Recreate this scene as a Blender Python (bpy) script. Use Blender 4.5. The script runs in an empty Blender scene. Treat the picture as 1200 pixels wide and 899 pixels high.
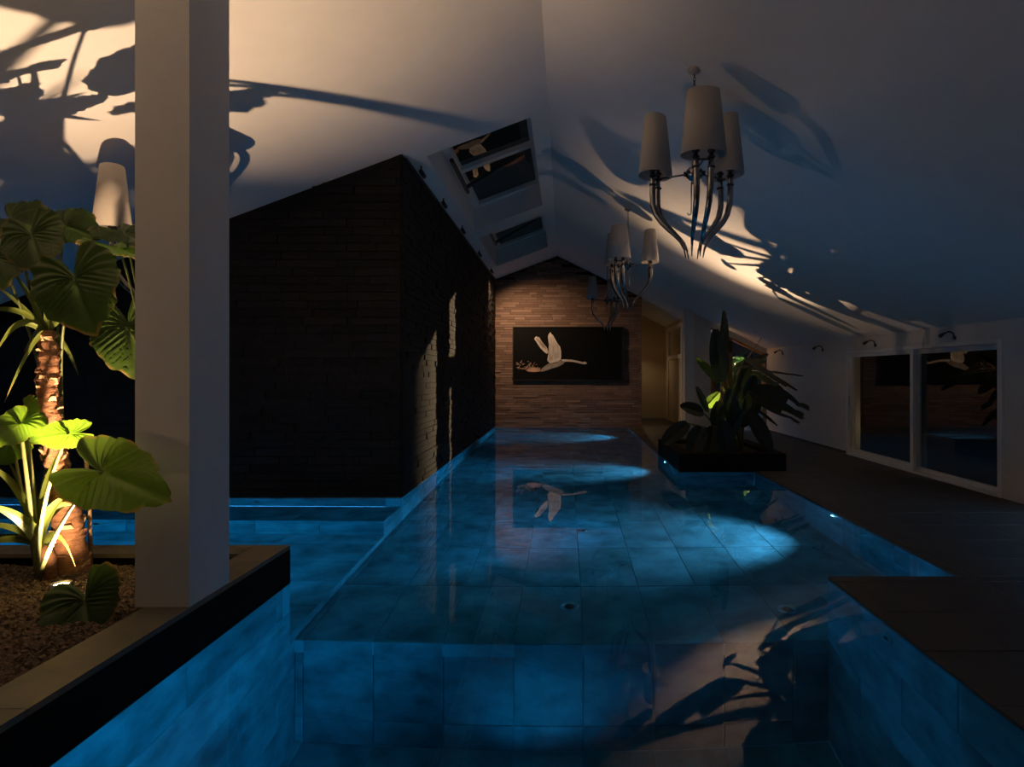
import bpy, bmesh, math, random
from mathutils import Vector, Matrix, noise

R = random.Random(7)
PI = math.pi
SC = bpy.context.scene
COL = SC.collection

# ------------------------------------------------------------------ camera
F, CX, CY, EYE = 740.0, 662.0, 438.0, 1.58        # focal length / vanishing point in a 1200 x 899 frame
cam_d = bpy.data.cameras.new('camera')
cam = bpy.data.objects.new('camera', cam_d)
COL.objects.link(cam)
cam.location = (0, 0, EYE)
cam.rotation_euler = (PI / 2, 0, 0)
cam_d.sensor_width = 36.0
cam_d.lens = F / 1200 * 36
cam_d.shift_x = (600 - CX) / 1200
cam_d.shift_y = -(449.5 - CY) / 1200
cam_d.clip_start = 0.05
SC.camera = cam

# ------------------------------------------------------------------ world, exposure
wd = bpy.data.worlds.new('dusk')
SC.world = wd
wd.use_nodes = True
bg = wd.node_tree.nodes['Background']
bg.inputs['Color'].default_value = (0.16, 0.40, 0.85, 1)
bg.inputs['Strength'].default_value = 6.0
SC.view_settings.view_transform = 'Standard'
SC.view_settings.look = 'None'
SC.view_settings.gamma = 1.0
SC.view_settings.exposure = 0.0
SC.view_settings.use_curve_mapping = False
SC.cycles.max_bounces = 10
SC.cycles.transparent_max_bounces = 16
SC.cycles.sample_clamp_indirect = 6.0
SC.cycles.blur_glossy = 0.3

# lamp strengths in watts, colours
P_LEFT_A, P_LEFT_B, P_RIGHT = 50.0, 6.0, 30.0
P_BACK, P_HALL, P_GARDEN = 330.0, 14.0, 15000.0
P_POOL = 135.0
WARM = (1.0, 0.64, 0.36)
WARM2 = (1.0, 0.66, 0.38)
BLUE = (0.010, 0.48, 1.0)


# ------------------------------------------------------------------ materials
def new_mat(name):
    m = bpy.data.materials.new(name)
    m.use_nodes = True
    nt = m.node_tree
    return m, nt, nt.nodes['Principled BSDF']


def simple(name, col, rough=0.6, metal=0.0, var=0.0, scale=8.0, bump=0.0, spec=None, objrand=0.0, stretch=(1, 1, 1)):
    """plain procedural material: noise mottling, optional bump and per-object variation"""
    m, nt, p = new_mat(name)
    L = nt.links.new
    p.inputs['Roughness'].default_value = rough
    p.inputs['Metallic'].default_value = metal
    if spec is not None:
        p.inputs['Specular IOR Level'].default_value = spec
    tc = nt.nodes.new('ShaderNodeTexCoord')
    mp = nt.nodes.new('ShaderNodeMapping')
    mp.inputs['Scale'].default_value = stretch
    L(tc.outputs['Object'], mp.inputs['Vector'])
    oi = nt.nodes.new('ShaderNodeObjectInfo')
    ad = nt.nodes.new('ShaderNodeVectorMath')
    ad.operation = 'MULTIPLY_ADD'
    L(oi.outputs['Random'], ad.inputs[0])
    ad.inputs[1].default_value = (37, 53, 71)
    L(mp.outputs[0], ad.inputs[2])
    nz = nt.nodes.new('ShaderNodeTexNoise')
    nz.inputs['Scale'].default_value = scale
    nz.inputs['Detail'].default_value = 7
    nz.inputs['Roughness'].default_value = 0.62
    L(ad.outputs[0], nz.inputs['Vector'])
    rp = nt.nodes.new('ShaderNodeMapRange')
    rp.inputs[1].default_value = 0.3
    rp.inputs[2].default_value = 0.7
    rp.inputs[3].default_value = 1 - var
    rp.inputs[4].default_value = 1 + var
    L(nz.outputs['Fac'], rp.inputs[0])
    rr = nt.nodes.new('ShaderNodeMapRange')
    rr.inputs[3].default_value = 1 - objrand
    rr.inputs[4].default_value = 1 + objrand
    L(oi.outputs['Random'], rr.inputs[0])
    mu = nt.nodes.new('ShaderNodeMath')
    mu.operation = 'MULTIPLY'
    L(rp.outputs[0], mu.inputs[0])
    L(rr.outputs[0], mu.inputs[1])
    vm = nt.nodes.new('ShaderNodeVectorMath')
    vm.operation = 'SCALE'
    vm.inputs[0].default_value = col
    L(mu.outputs[0], vm.inputs['Scale'])
    L(vm.outputs[0], p.inputs['Base Color'])
    if bump:
        b = nt.nodes.new('ShaderNodeBump')
        b.inputs['Strength'].default_value = bump
        b.inputs['Distance'].default_value = 0.02
        L(nz.outputs['Fac'], b.inputs['Height'])
        L(b.outputs[0], p.inputs['Normal'])
    return m


def emit(name, col, strength):
    m, nt, p = new_mat(name)
    p.inputs['Base Color'].default_value = (0.8, 0.8, 0.8, 1)
    p.inputs['Emission Color'].default_value = (*col, 1)
    p.inputs['Emission Strength'].default_value = strength
    return m


def leaf_mat(name, col, trans=0.45, edge=(0.30, 0.17, 0.05), rough=0.42):
    """leaf: reflects and lets light through; browned rim where the 'rim' attribute is high"""
    m, nt, p = new_mat(name)
    L = nt.links.new
    at_ = nt.nodes.new('ShaderNodeAttribute')
    at_.attribute_name = 'rim'
    tc = nt.nodes.new('ShaderNodeTexCoord')
    nz = nt.nodes.new('ShaderNodeTexNoise')
    nz.inputs['Scale'].default_value = 9
    nz.inputs['Detail'].default_value = 4
    L(tc.outputs['Object'], nz.inputs['Vector'])
    oi = nt.nodes.new('ShaderNodeObjectInfo')
    rr = nt.nodes.new('ShaderNodeMapRange')
    rr.inputs[3].default_value = 0.72
    rr.inputs[4].default_value = 1.25
    L(nz.outputs['Fac'], rr.inputs[0])
    vm = nt.nodes.new('ShaderNodeVectorMath')
    vm.operation = 'SCALE'
    vm.inputs[0].default_value = col
    L(rr.outputs[0], vm.inputs['Scale'])
    mx = nt.nodes.new('ShaderNodeMix')
    mx.data_type = 'RGBA'
    L(at_.outputs['Fac'], mx.inputs['Factor'])
    L(vm.outputs[0], mx.inputs['A'])
    mx.inputs['B'].default_value = (*edge, 1)
    L(mx.outputs['Result'], p.inputs['Base Color'])
    p.inputs['Roughness'].default_value = rough
    tr = nt.nodes.new('ShaderNodeBsdfTranslucent')
    L(mx.outputs['Result'], tr.inputs['Color'])
    ms = nt.nodes.new('ShaderNodeMixShader')
    ms.inputs[0].default_value = trans
    L(p.outputs[0], ms.inputs[1])
    L(tr.outputs[0], ms.inputs[2])
    L(ms.outputs[0], nt.nodes['Material Output'].inputs['Surface'])
    return m


M = {}
M['plaster'] = simple('white_plaster', (0.74, 0.74, 0.75), 0.85, var=0.03, scale=3, bump=0.05)
M['column'] = simple('column_plaster', (0.74, 0.73, 0.74), 0.8, var=0.03, scale=4, bump=0.05)
M['plaster_r'] = simple('wall_plaster', (0.62, 0.61, 0.60), 0.85, var=0.04, scale=3, bump=0.05)
M['beige'] = simple('beige_plaster', (0.52, 0.44, 0.30), 0.85, var=0.05, scale=2.5, bump=0.04)
M['white'] = simple('white_lacquer', (0.70, 0.70, 0.70), 0.4, var=0.02)
M['tile'] = simple('slate_tile', (0.22, 0.24, 0.25), 0.55, var=0.55, scale=2.8, bump=0.25, objrand=0.16)
M['grout'] = simple('pool_grout', (0.34, 0.37, 0.39), 0.8, var=0.1)
M['deck'] = simple('deck_slab', (0.048, 0.040, 0.030), 0.5, var=0.3, scale=3.2, bump=0.2, objrand=0.12, stretch=(1.6, 0.5, 1))
M['deck_joint'] = simple('deck_joint', (0.07, 0.06, 0.05), 0.9, var=0.1)
M['kerb'] = simple('planter_stone', (0.17, 0.145, 0.105), 0.55, var=0.25, scale=4, bump=0.2, objrand=0.1)
M['black_stone'] = simple('planter_side_stone', (0.011, 0.009, 0.007), 0.7, spec=0.08, var=0.2, scale=3, bump=0.1)
M['strip_dark'] = simple('dark_stone_strip', (0.015, 0.014, 0.014), 0.8, spec=0.25, var=0.35, scale=14, bump=0.4, objrand=0.3)
M['strip_joint'] = simple('strip_joint', (0.010, 0.009, 0.009), 0.95)
M['soil'] = simple('soil', (0.05, 0.035, 0.025), 0.95, var=0.4, scale=30, bump=0.6)
M['gravel'] = simple('gravel', (0.13, 0.085, 0.055), 0.8, var=0.5, scale=30, bump=0.3)
M['shade'] = simple('lamp_shade_fabric', (0.50, 0.46, 0.42), 0.9, var=0.03, scale=60, bump=0.1)
M['shade_in'] = simple('lamp_shade_lining', (0.62, 0.52, 0.34), 0.8, var=0.05)
M['chrome'] = simple('dark_chrome', (0.36, 0.35, 0.36), 0.14, 1.0, var=0.05)
M['steel'] = simple('brushed_steel', (0.5, 0.5, 0.5), 0.3, 1.0, var=0.05)
M['dark_metal'] = simple('dark_metal', (0.05, 0.05, 0.055), 0.45, 0.6, var=0.1)
M['print'] = simple('black_print', (0.005, 0.005, 0.005), 0.7, var=0.1, spec=0.1)
M['frame'] = simple('black_frame', (0.02, 0.017, 0.015), 0.4, var=0.1)
M['swan'] = simple('swan_print', (0.62, 0.53, 0.47), 0.5, var=0.3, scale=6, stretch=(3, 1, 1))
M['swan2'] = simple('swan_print_shade', (0.30, 0.25, 0.22), 0.5, var=0.3, scale=6)
M['splash'] = simple('splash_print', (0.55, 0.33, 0.25), 0.5, var=0.4, scale=9)
M['wood'] = simple('orange_wood', (0.42, 0.20, 0.07), 0.5, var=0.3, scale=5, stretch=(6, 6, 0.6))
M['lawn'] = simple('garden_ground', (0.008, 0.009, 0.006), 0.95, var=0.4, scale=12)
M['hedge'] = leaf_mat('hedge_leaf', (0.05, 0.13, 0.03), 0.3)
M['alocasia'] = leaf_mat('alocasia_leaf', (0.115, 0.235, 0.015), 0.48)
M['alocasia_shaded'] = leaf_mat('alocasia_shaded_leaf', (0.036, 0.074, 0.009), 0.30)  # darker copy: shade from the leaves below is put into the colour
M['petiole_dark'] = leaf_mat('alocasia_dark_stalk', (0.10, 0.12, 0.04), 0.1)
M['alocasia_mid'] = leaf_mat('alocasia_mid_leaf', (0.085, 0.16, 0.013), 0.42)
M['petiole'] = leaf_mat('alocasia_stalk', (0.20, 0.22, 0.08), 0.15)
M['strap'] = leaf_mat('strap_leaf', (0.13, 0.17, 0.03), 0.4)
M['strap_dark'] = leaf_mat('dracaena_leaf', (0.16, 0.21, 0.04), 0.35)
M['banana'] = leaf_mat('strelitzia_leaf', (0.006, 0.013, 0.004), 0.12, rough=0.6)  # backlit silhouette darkness is put into this leaf colour
M['banana_lit'] = leaf_mat('strelitzia_lit_leaf', (0.055, 0.11, 0.015), 0.5)  # brighter copy for leaves the lamp catches, light put into the colour
M['stalk'] = leaf_mat('strelitzia_stalk', (0.10, 0.12, 0.03), 0.1)
M['bark'] = simple('palm_bark', (0.27, 0.125, 0.06), 0.9, var=0.5, scale=16, bump=0.8, stretch=(1, 1, 2.2))
M['bark2'] = simple('bark_flake', (0.56, 0.36, 0.20), 0.9, var=0.4, scale=16, bump=0.6)
M['stake'] = simple('cane_stalk', (0.42, 0.27, 0.15), 0.7, var=0.3, scale=12)
M['lens_warm'] = emit('warm_lens', (1.0, 0.72, 0.38), 60.0)
M['lens_dim'] = emit('dim_warm_lens', (1.0, 0.7, 0.4), 2.0)
M['lens_off'] = simple('spot_lens', (0.3, 0.3, 0.3), 0.2)
M['lens_pool'] = emit('pool_lens', (0.72, 0.88, 1.0), 45.0)
M['lens_pool_dim'] = emit('pool_lens_blue', (0.1, 0.5, 1.0), 2.0)

# red-brown stone strips of the end wall
m, nt, p = new_mat('brown_stone_strip')
L = nt.links.new
a = nt.nodes.new('ShaderNodeAttribute'); a.attribute_name = 'tone'
cr = nt.nodes.new('ShaderNodeValToRGB')
cr.color_ramp.elements[0].color = (0.15, 0.088, 0.066, 1)
cr.color_ramp.elements[1].color = (0.27, 0.17, 0.13, 1)
L(a.outputs['Fac'], cr.inputs[0])
L(cr.outputs[0], p.inputs['Base Color'])
p.inputs['Roughness'].default_value = 0.85
M['strip_brown'] = m

# water: clear, almost flat
m, nt, p = new_mat('pool_water')
nt.nodes.remove(p)
g = nt.nodes.new('ShaderNodeBsdfRefraction')
g.inputs['IOR'].default_value = 1.333
g.inputs['Roughness'].default_value = 0.0
g.inputs['Color'].default_value = (0.22, 0.80, 1.0, 1)
gl = nt.nodes.new('ShaderNodeBsdfGlossy')
gl.inputs['Roughness'].default_value = 0.0
fr = nt.nodes.new('ShaderNodeFresnel')
fr.inputs['IOR'].default_value = 1.333
ms = nt.nodes.new('ShaderNodeMixShader')
tc = nt.nodes.new('ShaderNodeTexCoord')
nz = nt.nodes.new('ShaderNodeTexNoise')
nz.inputs['Scale'].default_value = 1.3
nz.inputs['Detail'].default_value = 1.0
b = nt.nodes.new('ShaderNodeBump')
b.inputs['Strength'].default_value = 0.02
b.inputs['Distance'].default_value = 0.05
nt.links.new(tc.outputs['Object'], nz.inputs['Vector'])
nt.links.new(nz.outputs['Fac'], b.inputs['Height'])
for q in (g, gl, fr):
    nt.links.new(b.outputs[0], q.inputs['Normal'])
nt.links.new(fr.outputs[0], ms.inputs[0])
nt.links.new(g.outputs[0], ms.inputs[1])
nt.links.new(gl.outputs[0], ms.inputs[2])
nt.links.new(ms.outputs[0], nt.nodes['Material Output'].inputs['Surface'])
M['water'] = m

# window pane: clear thin sheet that mirrors the lit room
m, nt, p = new_mat('pane_glass')
nt.nodes.remove(p)
fr = nt.nodes.new('ShaderNodeFresnel')
ge = nt.nodes.new('ShaderNodeNewGeometry')
mr = nt.nodes.new('ShaderNodeMapRange')
mr.inputs[3].default_value = 1.8
mr.inputs[4].default_value = 1 / 1.8
nt.links.new(ge.outputs['Backfacing'], mr.inputs[0])
nt.links.new(mr.outputs[0], fr.inputs['IOR'])
tr = nt.nodes.new('ShaderNodeBsdfTransparent'); tr.inputs['Color'].default_value = (0.9, 0.93, 0.92, 1)
gl = nt.nodes.new('ShaderNodeBsdfGlossy'); gl.inputs['Roughness'].default_value = 0.0
ms = nt.nodes.new('ShaderNodeMixShader')
nt.links.new(fr.outputs[0], ms.inputs[0])
nt.links.new(tr.outputs[0], ms.inputs[1])
nt.links.new(gl.outputs[0], ms.inputs[2])
nt.links.new(ms.outputs[0], nt.nodes['Material Output'].inputs['Surface'])
M['pane'] = m


m = M['pane'].copy()
m.name = 'sky_dimming_glass'
for n_ in m.node_tree.nodes:
    if n_.type == 'BSDF_TRANSPARENT':
        n_.inputs['Color'].default_value = (0.025, 0.025, 0.02, 1)  # glass colour darkened so the strong dusk sky looks dim through it
M['roof_pane'] = m


# ------------------------------------------------------------------ helpers
def at(px, py, Y):
    """a point of the photograph's 1200 x 899 frame at distance Y, as a place in the room"""
    return Vector(((px - CX) * Y / F, Y, EYE - (py - CY) * Y / F))


class MB:
    def __init__(self):
        self.v, self.f, self.a = [], [], {}

    def add(self, verts, faces):
        n = len(self.v)
        self.v += [tuple(q) for q in verts]
        self.f += [tuple(i + n for i in fc) for fc in faces]
        return n

    def box(self, x0, x1, y0, y1, z0, z1):
        self.add([(x0, y0, z0), (x1, y0, z0), (x1, y1, z0), (x0, y1, z0), (x0, y0, z1), (x1, y0, z1), (x1, y1, z1), (x0, y1, z1)],
                 [(3, 2, 1, 0), (4, 5, 6, 7), (0, 1, 5, 4), (1, 2, 6, 5), (2, 3, 7, 6), (3, 0, 4, 7)])
        return self

    def prism(self, poly, d):
        """polygon (list of Vector) pushed along vector d"""
        n = len(poly)
        d = Vector(d)
        self.add([Vector(q) for q in poly] + [Vector(q) + d for q in poly],
                 [tuple(range(n))[::-1], tuple(range(n, 2 * n))] + [(i, (i + 1) % n, n + (i + 1) % n, n + i) for i in range(n)])
        return self

    def tube(self, pts, rad, seg=8, cap=True):
        pts = [Vector(q) for q in pts]
        if not isinstance(rad, (list, tuple)):
            rad = [rad] * len(pts)
        ref = None
        rings = []
        for i, q in enumerate(pts):
            d = (pts[min(i + 1, len(pts) - 1)] - pts[max(i - 1, 0)]).normalized()
            if ref is None:
                ref = Vector((0, 0, 1)) if abs(d.z) < 0.9 else Vector((1, 0, 0))
            u = (ref - d * ref.dot(d)).normalized()
            w = d.cross(u)
            ref = u
            rings.append([q + (u * math.cos(2 * PI * k / seg) + w * math.sin(2 * PI * k / seg)) * rad[i] for k in range(seg)])
        vs = [x for r_ in rings for x in r_]
        fs = []
        for i in range(len(pts) - 1):
            for k in range(seg):
                k2 = (k + 1) % seg
                fs.append((i * seg + k, i * seg + k2, (i + 1) * seg + k2, (i + 1) * seg + k))
        if cap:
            fs.append(tuple(range(seg))[::-1])
            fs.append(tuple((len(pts) - 1) * seg + k for k in range(seg)))
        self.add(vs, fs)
        return self

    def lathe(self, prof, c=(0, 0, 0), seg=20, sx=1.0, sy=1.0, closed=False):
        c = Vector(c)
        vs, fs = [], []
        for r_, z in prof:
            for k in range(seg):
                t = 2 * PI * k / seg
                vs.append(c + Vector((r_ * math.cos(t) * sx, r_ * math.sin(t) * sy, z)))
        n = len(prof)
        for i in range(n - 1 if not closed else n):
            i2 = (i + 1) % n
            for k in range(seg):
                k2 = (k + 1) % seg
                fs.append((i * seg + k, i * seg + k2, i2 * seg + k2, i2 * seg + k))
        self.add(vs, fs)
        return self

    def mesh(self, name, smooth=False):
        me = bpy.data.meshes.new(name)
        me.from_pydata(self.v, [], self.f)
        me.update()
        if smooth:
            me.polygons.foreach_set('use_smooth', [True] * len(me.polygons))
        for k, vals in self.a.items():
            at_ = me.attributes.new(k, 'FLOAT', 'POINT')
            at_.data.foreach_set('value', vals)
        return me

    def build(self, name, mat, parent=None, smooth=False):
        return link(name, self.mesh(name, smooth), mat, parent)


def link(name, me, mat, parent=None):
    o = bpy.data.objects.new(name, me)
    if mat and not me.materials:
        me.materials.append(M[mat] if isinstance(mat, str) else mat)
    COL.objects.link(o)
    if parent:
        o.parent = parent
    return o


def tag(o, label=None, cat=None, group=None, kind=None):
    if label: o['label'] = label
    if cat: o['category'] = cat
    if group: o['group'] = group
    if kind: o['kind'] = kind
    return o


def struct(o, label=None, cat=None):
    return tag(o, label, cat, kind='structure')


def empty(name, loc=(0, 0, 0), rz=0.0):
    o = bpy.data.objects.new(name, None)
    o.empty_display_size = 0.1
    o.location = loc
    o.rotation_euler = (0, 0, rz)
    COL.objects.link(o)
    return o


def copy_tree(o, parent=None):
    c = o.copy()
    COL.objects.link(c)
    c.parent = parent
    for ch in list(o.children):
        copy_tree(ch, c)
    return c


def box(name, mat, x0, x1, y0, y1, z0, z1, parent=None):
    return MB().box(x0, x1, y0, y1, z0, z1).build(name, mat, parent)


def spot(name, loc, direction, power, col, angle, blend=0.5, radius=0.03, parent=None):
    d = bpy.data.lights.new(name, 'SPOT')
    d.energy = power
    d.color = col
    d.spot_size = math.radians(angle)
    d.spot_blend = blend
    d.shadow_soft_size = radius
    o = bpy.data.objects.new(name, d)
    COL.objects.link(o)
    o.rotation_euler = Vector(direction).to_track_quat('-Z', 'Y').to_euler()
    o.location = loc
    if parent:
        o.parent = parent
        o.location = Vector(loc) - parent.location
    return o


_tm = {}


def tile_mesh(du, dv, t, matname):
    k = (round(du, 3), round(dv, 3), t, matname)
    if k not in _tm:
        c = min(0.004, t * 0.4)
        mb = MB()
        a, b_ = du / 2, dv / 2
        vs = []
        for (e, z) in ((0, 0), (0, t - c), (c, t)):
            vs += [(-a + e, -b_ + e, z), (a - e, -b_ + e, z), (a - e, b_ - e, z), (-a + e, b_ - e, z)]
        fs = [(8, 9, 10, 11)]
        for r_ in (0, 4):
            for i in range(4):
                j = (i + 1) % 4
                fs.append((r_ + i, r_ + j, r_ + 4 + j, r_ + 4 + i))
        mb.add(vs, fs)
        me = mb.mesh('tile')
        me.materials.append(M[matname])
        _tm[k] = me
    return _tm[k]


def tiles(parent, org, u, v, us, vs, mat='tile', name='tile', gap=0.006, t=0.012, stagger=0.0):
    """tiles on the plane org + u*a + v*b; us / vs are the joint positions; every tile is its own object"""
    u, v, org = Vector(u), Vector(v), Vector(org)
    n = u.cross(v)
    rot = Matrix((u, v, n)).transposed().to_4x4()
    for j in range(len(vs) - 1):
        uu = us
        if stagger and j % 2:
            uu = [us[0]] + [x + stagger for x in us if us[0] + 0.02 < x + stagger < us[-1] - 0.02] + [us[-1]]
        for i in range(len(uu) - 1):
            du, dv = uu[i + 1] - uu[i] - gap, vs[j + 1] - vs[j] - gap
            if du < 0.03 or dv < 0.03:
                continue
            o = bpy.data.objects.new(name, tile_mesh(du, dv, t, mat))
            COL.objects.link(o)
            o.parent = parent
            tilt = R.uniform(-0.0012, 0.0012)
            o.matrix_local = Matrix.Translation(org + u * (uu[i] + uu[i + 1]) / 2 + v * (vs[j] + vs[j + 1]) / 2 + n * tilt) @ rot


def steps(a, b_, s, start=None):
    """joint positions from a to b_, spaced s, aligned with start"""
    out = [a]
    x = start if start is not None else a
    while x <= a + 1e-4: x += s
    while x < b_ - 1e-4:
        out.append(x); x += s
    out.append(b_)
    return [q for k, q in enumerate(out) if k == 0 or q - out[k - 1] > 0.02]


# ------------------------------------------------------------------ room sizes
WZ = -0.02                     # water level; deck at 0
XL, XR = -2.10, 2.05           # pool sides near the camera
XD = 3.08                      # deck edge beyond the peninsula
YP = 4.90                      # step edge of the pool floor / end of planter
YB, YE = 8.10, 18.90           # front of the dark block / end wall
XW = 5.56                      # right wall
YN = -3.0                      # near end of the hall
XLL = -7.6                     # far left wall
RX, RZ = -0.22, 5.10           # ridge
Z1, Z2, Z3 = WZ - 1.23, WZ - 2.65, WZ - 1.08
SL, SR = 0.374, 0.4905


def zl(x): return RZ - SL * (RX - x)
def zr(x): return RZ - SR * (x - RX)


# ------------------------------------------------------------------ pool basin
Q, PT = 0.545, 1.09
pf = struct(box('pool_floor', 'grout', XL - 0.1, XD + 0.1, YP, YE, Z1 - 0.2, Z1 - 0.012), 'slate tiled floor of the shallow main pool', 'pool floor')
tiles(pf, (0, 0, Z1 - 0.012), (1, 0, 0), (0, 1, 0), steps(XL, XD, Q, -2.035), steps(YP, YE, PT))
pd = struct(box('pool_floor_deep', 'grout', XL - 0.1, XR + 0.1, YN, YP + 0.15, Z2 - 0.2, Z2 - 0.012), 'slate tiled floor of the deep end nearest the viewer', 'pool floor')
tiles(pd, (0, 0, Z2 - 0.012), (1, 0, 0), (0, 1, 0), steps(XL, XR, Q, -2.035), steps(0.4, YP, PT, YP - 5 * PT))
pr = struct(box('pool_wall_step', 'grout', XL, XR, YP + 0.012, YP + 0.2, Z2, Z1 - 0.013), 'slate tiled drop between the shallow and the deep pool floor', 'pool wall')
tiles(pr, (0, YP + 0.012, 0), (1, 0, 0), (0, 0, 1), steps(XL, XR, Q, -2.035), [Z2, WZ - 2.35, Z1])
# left shelf with bench
ps = struct(box('pool_floor_shelf', 'grout', XLL, XL - 0.012, YP - 0.07, YB, Z3 - 0.3, Z3 - 0.012), 'slate tiled shelf floor behind the left planter', 'pool floor')
tiles(ps, (0, 0, Z3 - 0.012), (1, 0, 0), (0, 1, 0), steps(XLL, XL, PT, XL - 5 * PT), steps(YP - 0.07, 7.34, Q))
pb = struct(box('pool_bench', 'grout', XLL, XL - 0.012, 7.352, YB, Z3, WZ - 0.492), 'slate tiled bench under water at the foot of the dark wall', 'bench')
tiles(pb, (0, 7.352, 0), (1, 0, 0), (0, 0, 1), steps(XLL, XL, 0.75, XL - 7 * 0.75), [Z3, WZ - 0.48])
tiles(pb, (0, 0, WZ - 0.492), (1, 0, 0), (0, 1, 0), steps(XLL, XL, PT, XL - 5 * PT), [7.34, YB])
pw = struct(box('pool_wall_bench', 'grout', XLL, XL - 0.012, YB + 0.012, YB + 0.1, WZ - 0.49, 0.0), 'slate tiled strip below the dark wall front', 'pool wall')
tiles(pw, (0, YB + 0.012, 0), (1, 0, 0), (0, 0, 1), steps(XLL, XL, PT, XL - 5 * PT), [WZ - 0.48, 0.0])
# left wall of the main pool: planter side below water, shelf edge, foot of the dark block
pl = MB()
pl.box(XL - 0.2, XL - 0.012, YN, YP - 0.07, Z2, WZ - 0.02)
pl.box(XL - 0.2, XL - 0.012, YP - 0.07, YB, Z2, Z3 - 0.013)
pl.box(XL - 0.2, XL - 0.012, YB, YE, Z2, 0.0)
pl = struct(pl.build('pool_wall_left', 'grout'), 'slate tiled left side of the main pool', 'pool wall')
tiles(pl, (XL - 0.012, 0, 0), (0, 1, 0), (0, 0, 1), steps(-0.6, YP - 0.07, PT, 0.79 - 2 * PT), [Z1, WZ - 0.62, WZ - 0.005], stagger=PT / 2)
tiles(pl, (XL - 0.012, 0, 0), (0, 1, 0), (0, 0, 1), steps(-0.6, YP + 0.012, PT, 0.79 - 2 * PT), [Z2, WZ - 2.2, WZ - 1.65, Z1], stagger=PT / 2)
tiles(pl, (XL - 0.012, 0, 0), (0, 1, 0), (0, 0, 1), steps(YP - 0.07, 7.34, PT), [Z1, Z3])
tiles(pl, (XL - 0.012, 0, 0), (0, 1, 0), (0, 0, 1), steps(7.34, YB, PT), [Z1, WZ - 0.48])
tiles(pl, (XL - 0.012, 0, 0), (0, 1, 0), (0, 0, 1), steps(YB, YE, PT), [Z1, WZ - 0.6, 0.0])
pq = struct(box('pool_wall_shelf', 'grout', XLL, XL, YP - 0.2, YP - 0.082, Z3, 0.0), 'slate tiled shelf wall under the back of the left planter', 'pool wall')
tiles(pq, (0, YP - 0.082, 0), (-1, 0, 0), (0, 0, 1), steps(-XL, -XLL, PT), [Z3, WZ - 0.55, WZ])
# right side
pn = struct(box('pool_wall_peninsula', 'grout', XR + 0.012, XR + 0.2, YN, YP + 0.03, Z2, -0.035), 'slate tiled right pool side under the near deck', 'pool wall')
tiles(pn, (XR + 0.012, 0, 0), (0, -1, 0), (0, 0, 1), steps(-(YP + 0.03), 0.6, PT), [Z2, WZ - 1.8, WZ - 1.23, WZ - 0.62, -0.035], stagger=PT / 2)
pk = struct(box('pool_wall_deck', 'grout', XD + 0.012, XD + 0.2, YP, 10.27, Z1, -0.035), 'slate tiled right pool side under the far deck', 'pool wall')
tiles(pk, (XD + 0.012, 0, 0), (0, -1, 0), (0, 0, 1), steps(-10.27, -YP, PT), [Z1, WZ - 0.6, -0.035])
pp = struct(box('pool_wall_planter', 'grout', 1.9, 3.1, 10.285, 10.4, Z1, -0.05), 'slate tiled pool side below the front of the right planter', 'pool wall')
tiles(pp, (0, 10.285, 0), (1, 0, 0), (0, 0, 1), steps(1.87, XD, PT), [Z1, WZ - 0.6, -0.03])
pt = struct(box('pool_wall_terrace', 'grout', 1.872, 2.0, 10.28, YE, Z1, -0.035), 'slate tiled pool side below the far terrace', 'pool wall')
tiles(pt, (1.872, 0, 0), (0, -1, 0), (0, 0, 1), steps(-YE, -10.28, PT), [Z1, WZ - 0.6, -0.035])

pe = struct(box('pool_wall_end', 'grout', XL, 2.0, YE + 0.012, YE + 0.15, Z1 - 0.1, -0.1), 'slate tiled pool side below the far end wall', 'pool wall')
tiles(pe, (0, YE + 0.012, 0), (1, 0, 0), (0, 0, 1), steps(XL, 1.87, PT), [Z1, WZ - 0.6, -0.1])
struct(box('pool_wall_near', 'tile', XL - 0.1, XR + 0.1, YN - 0.2, YN, Z2 - 0.2, -0.2), 'slate pool side behind the viewer', 'pool wall')
# water surface
w = MB()
for (x0, x1, y0, y1) in ((XLL, XL, YP - 0.08, YB), (XL, XR, YN, YE), (XR, XD, YP + 0.03, 10.28)):
    if x0 == XL:
        for (a0, a1, b0, b1) in ((XL, XR, YN, 10.28), (XL, 1.87, 10.28, YE)):
            w.add([(a0, b0, WZ), (a1, b0, WZ), (a1, b1, WZ), (a0, b1, WZ)], [(0, 1, 2, 3)])
    else:
        w.add([(x0, y0, WZ), (x1, y0, WZ), (x1, y1, WZ), (x0, y1, WZ)], [(0, 1, 2, 3)])
tag(w.build('pool_water', 'water'), 'clear still blue-lit water filling the pool', 'water', kind='stuff')

# ------------------------------------------------------------------ deck
fl = MB()
fl.box(XLL - 0.1, XL - 0.01, YN, -0.5, -0.3, -0.012)
fl.box(XLL - 0.1, XL - 0.2, -0.5, YP - 0.2, -0.3, -0.1)
fl.box(XR + 0.02, XW + 0.1, YN, YP + 0.02, -0.3, -0.012)
fl.box(XD + 0.02, XW + 0.1, YP + 0.02, 10.27, -0.3, -0.012)
fl.box(3.5, XW + 0.1, 10.27, 12.7, -0.3, -0.012)
fl.box(1.88, XW + 0.1, 12.6, 23.0, -0.3, -0.012)
fl = struct(fl.build('floor', 'deck_joint'), 'dark stone deck along the right side of the pool', 'floor')
for (x0, x1, y0, y1) in ((XR, XW, -0.5, YP + 0.03), (XD, XW, YP + 0.03, 10.27), (3.6, XW, 10.27, 12.6), (1.86, XW, 12.6, 17.4), (1.86, 3.6, 17.4, 22.0)):
    tiles(fl, (0, 0, -0.024), (1, 0, 0), (0, 1, 0), steps(x0, x1, 1.2, XW - 5 * 1.2), steps(y0, y1, 0.6, -3.0), mat='deck', name='paving_slab', gap=0.004, t=0.024)

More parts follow.
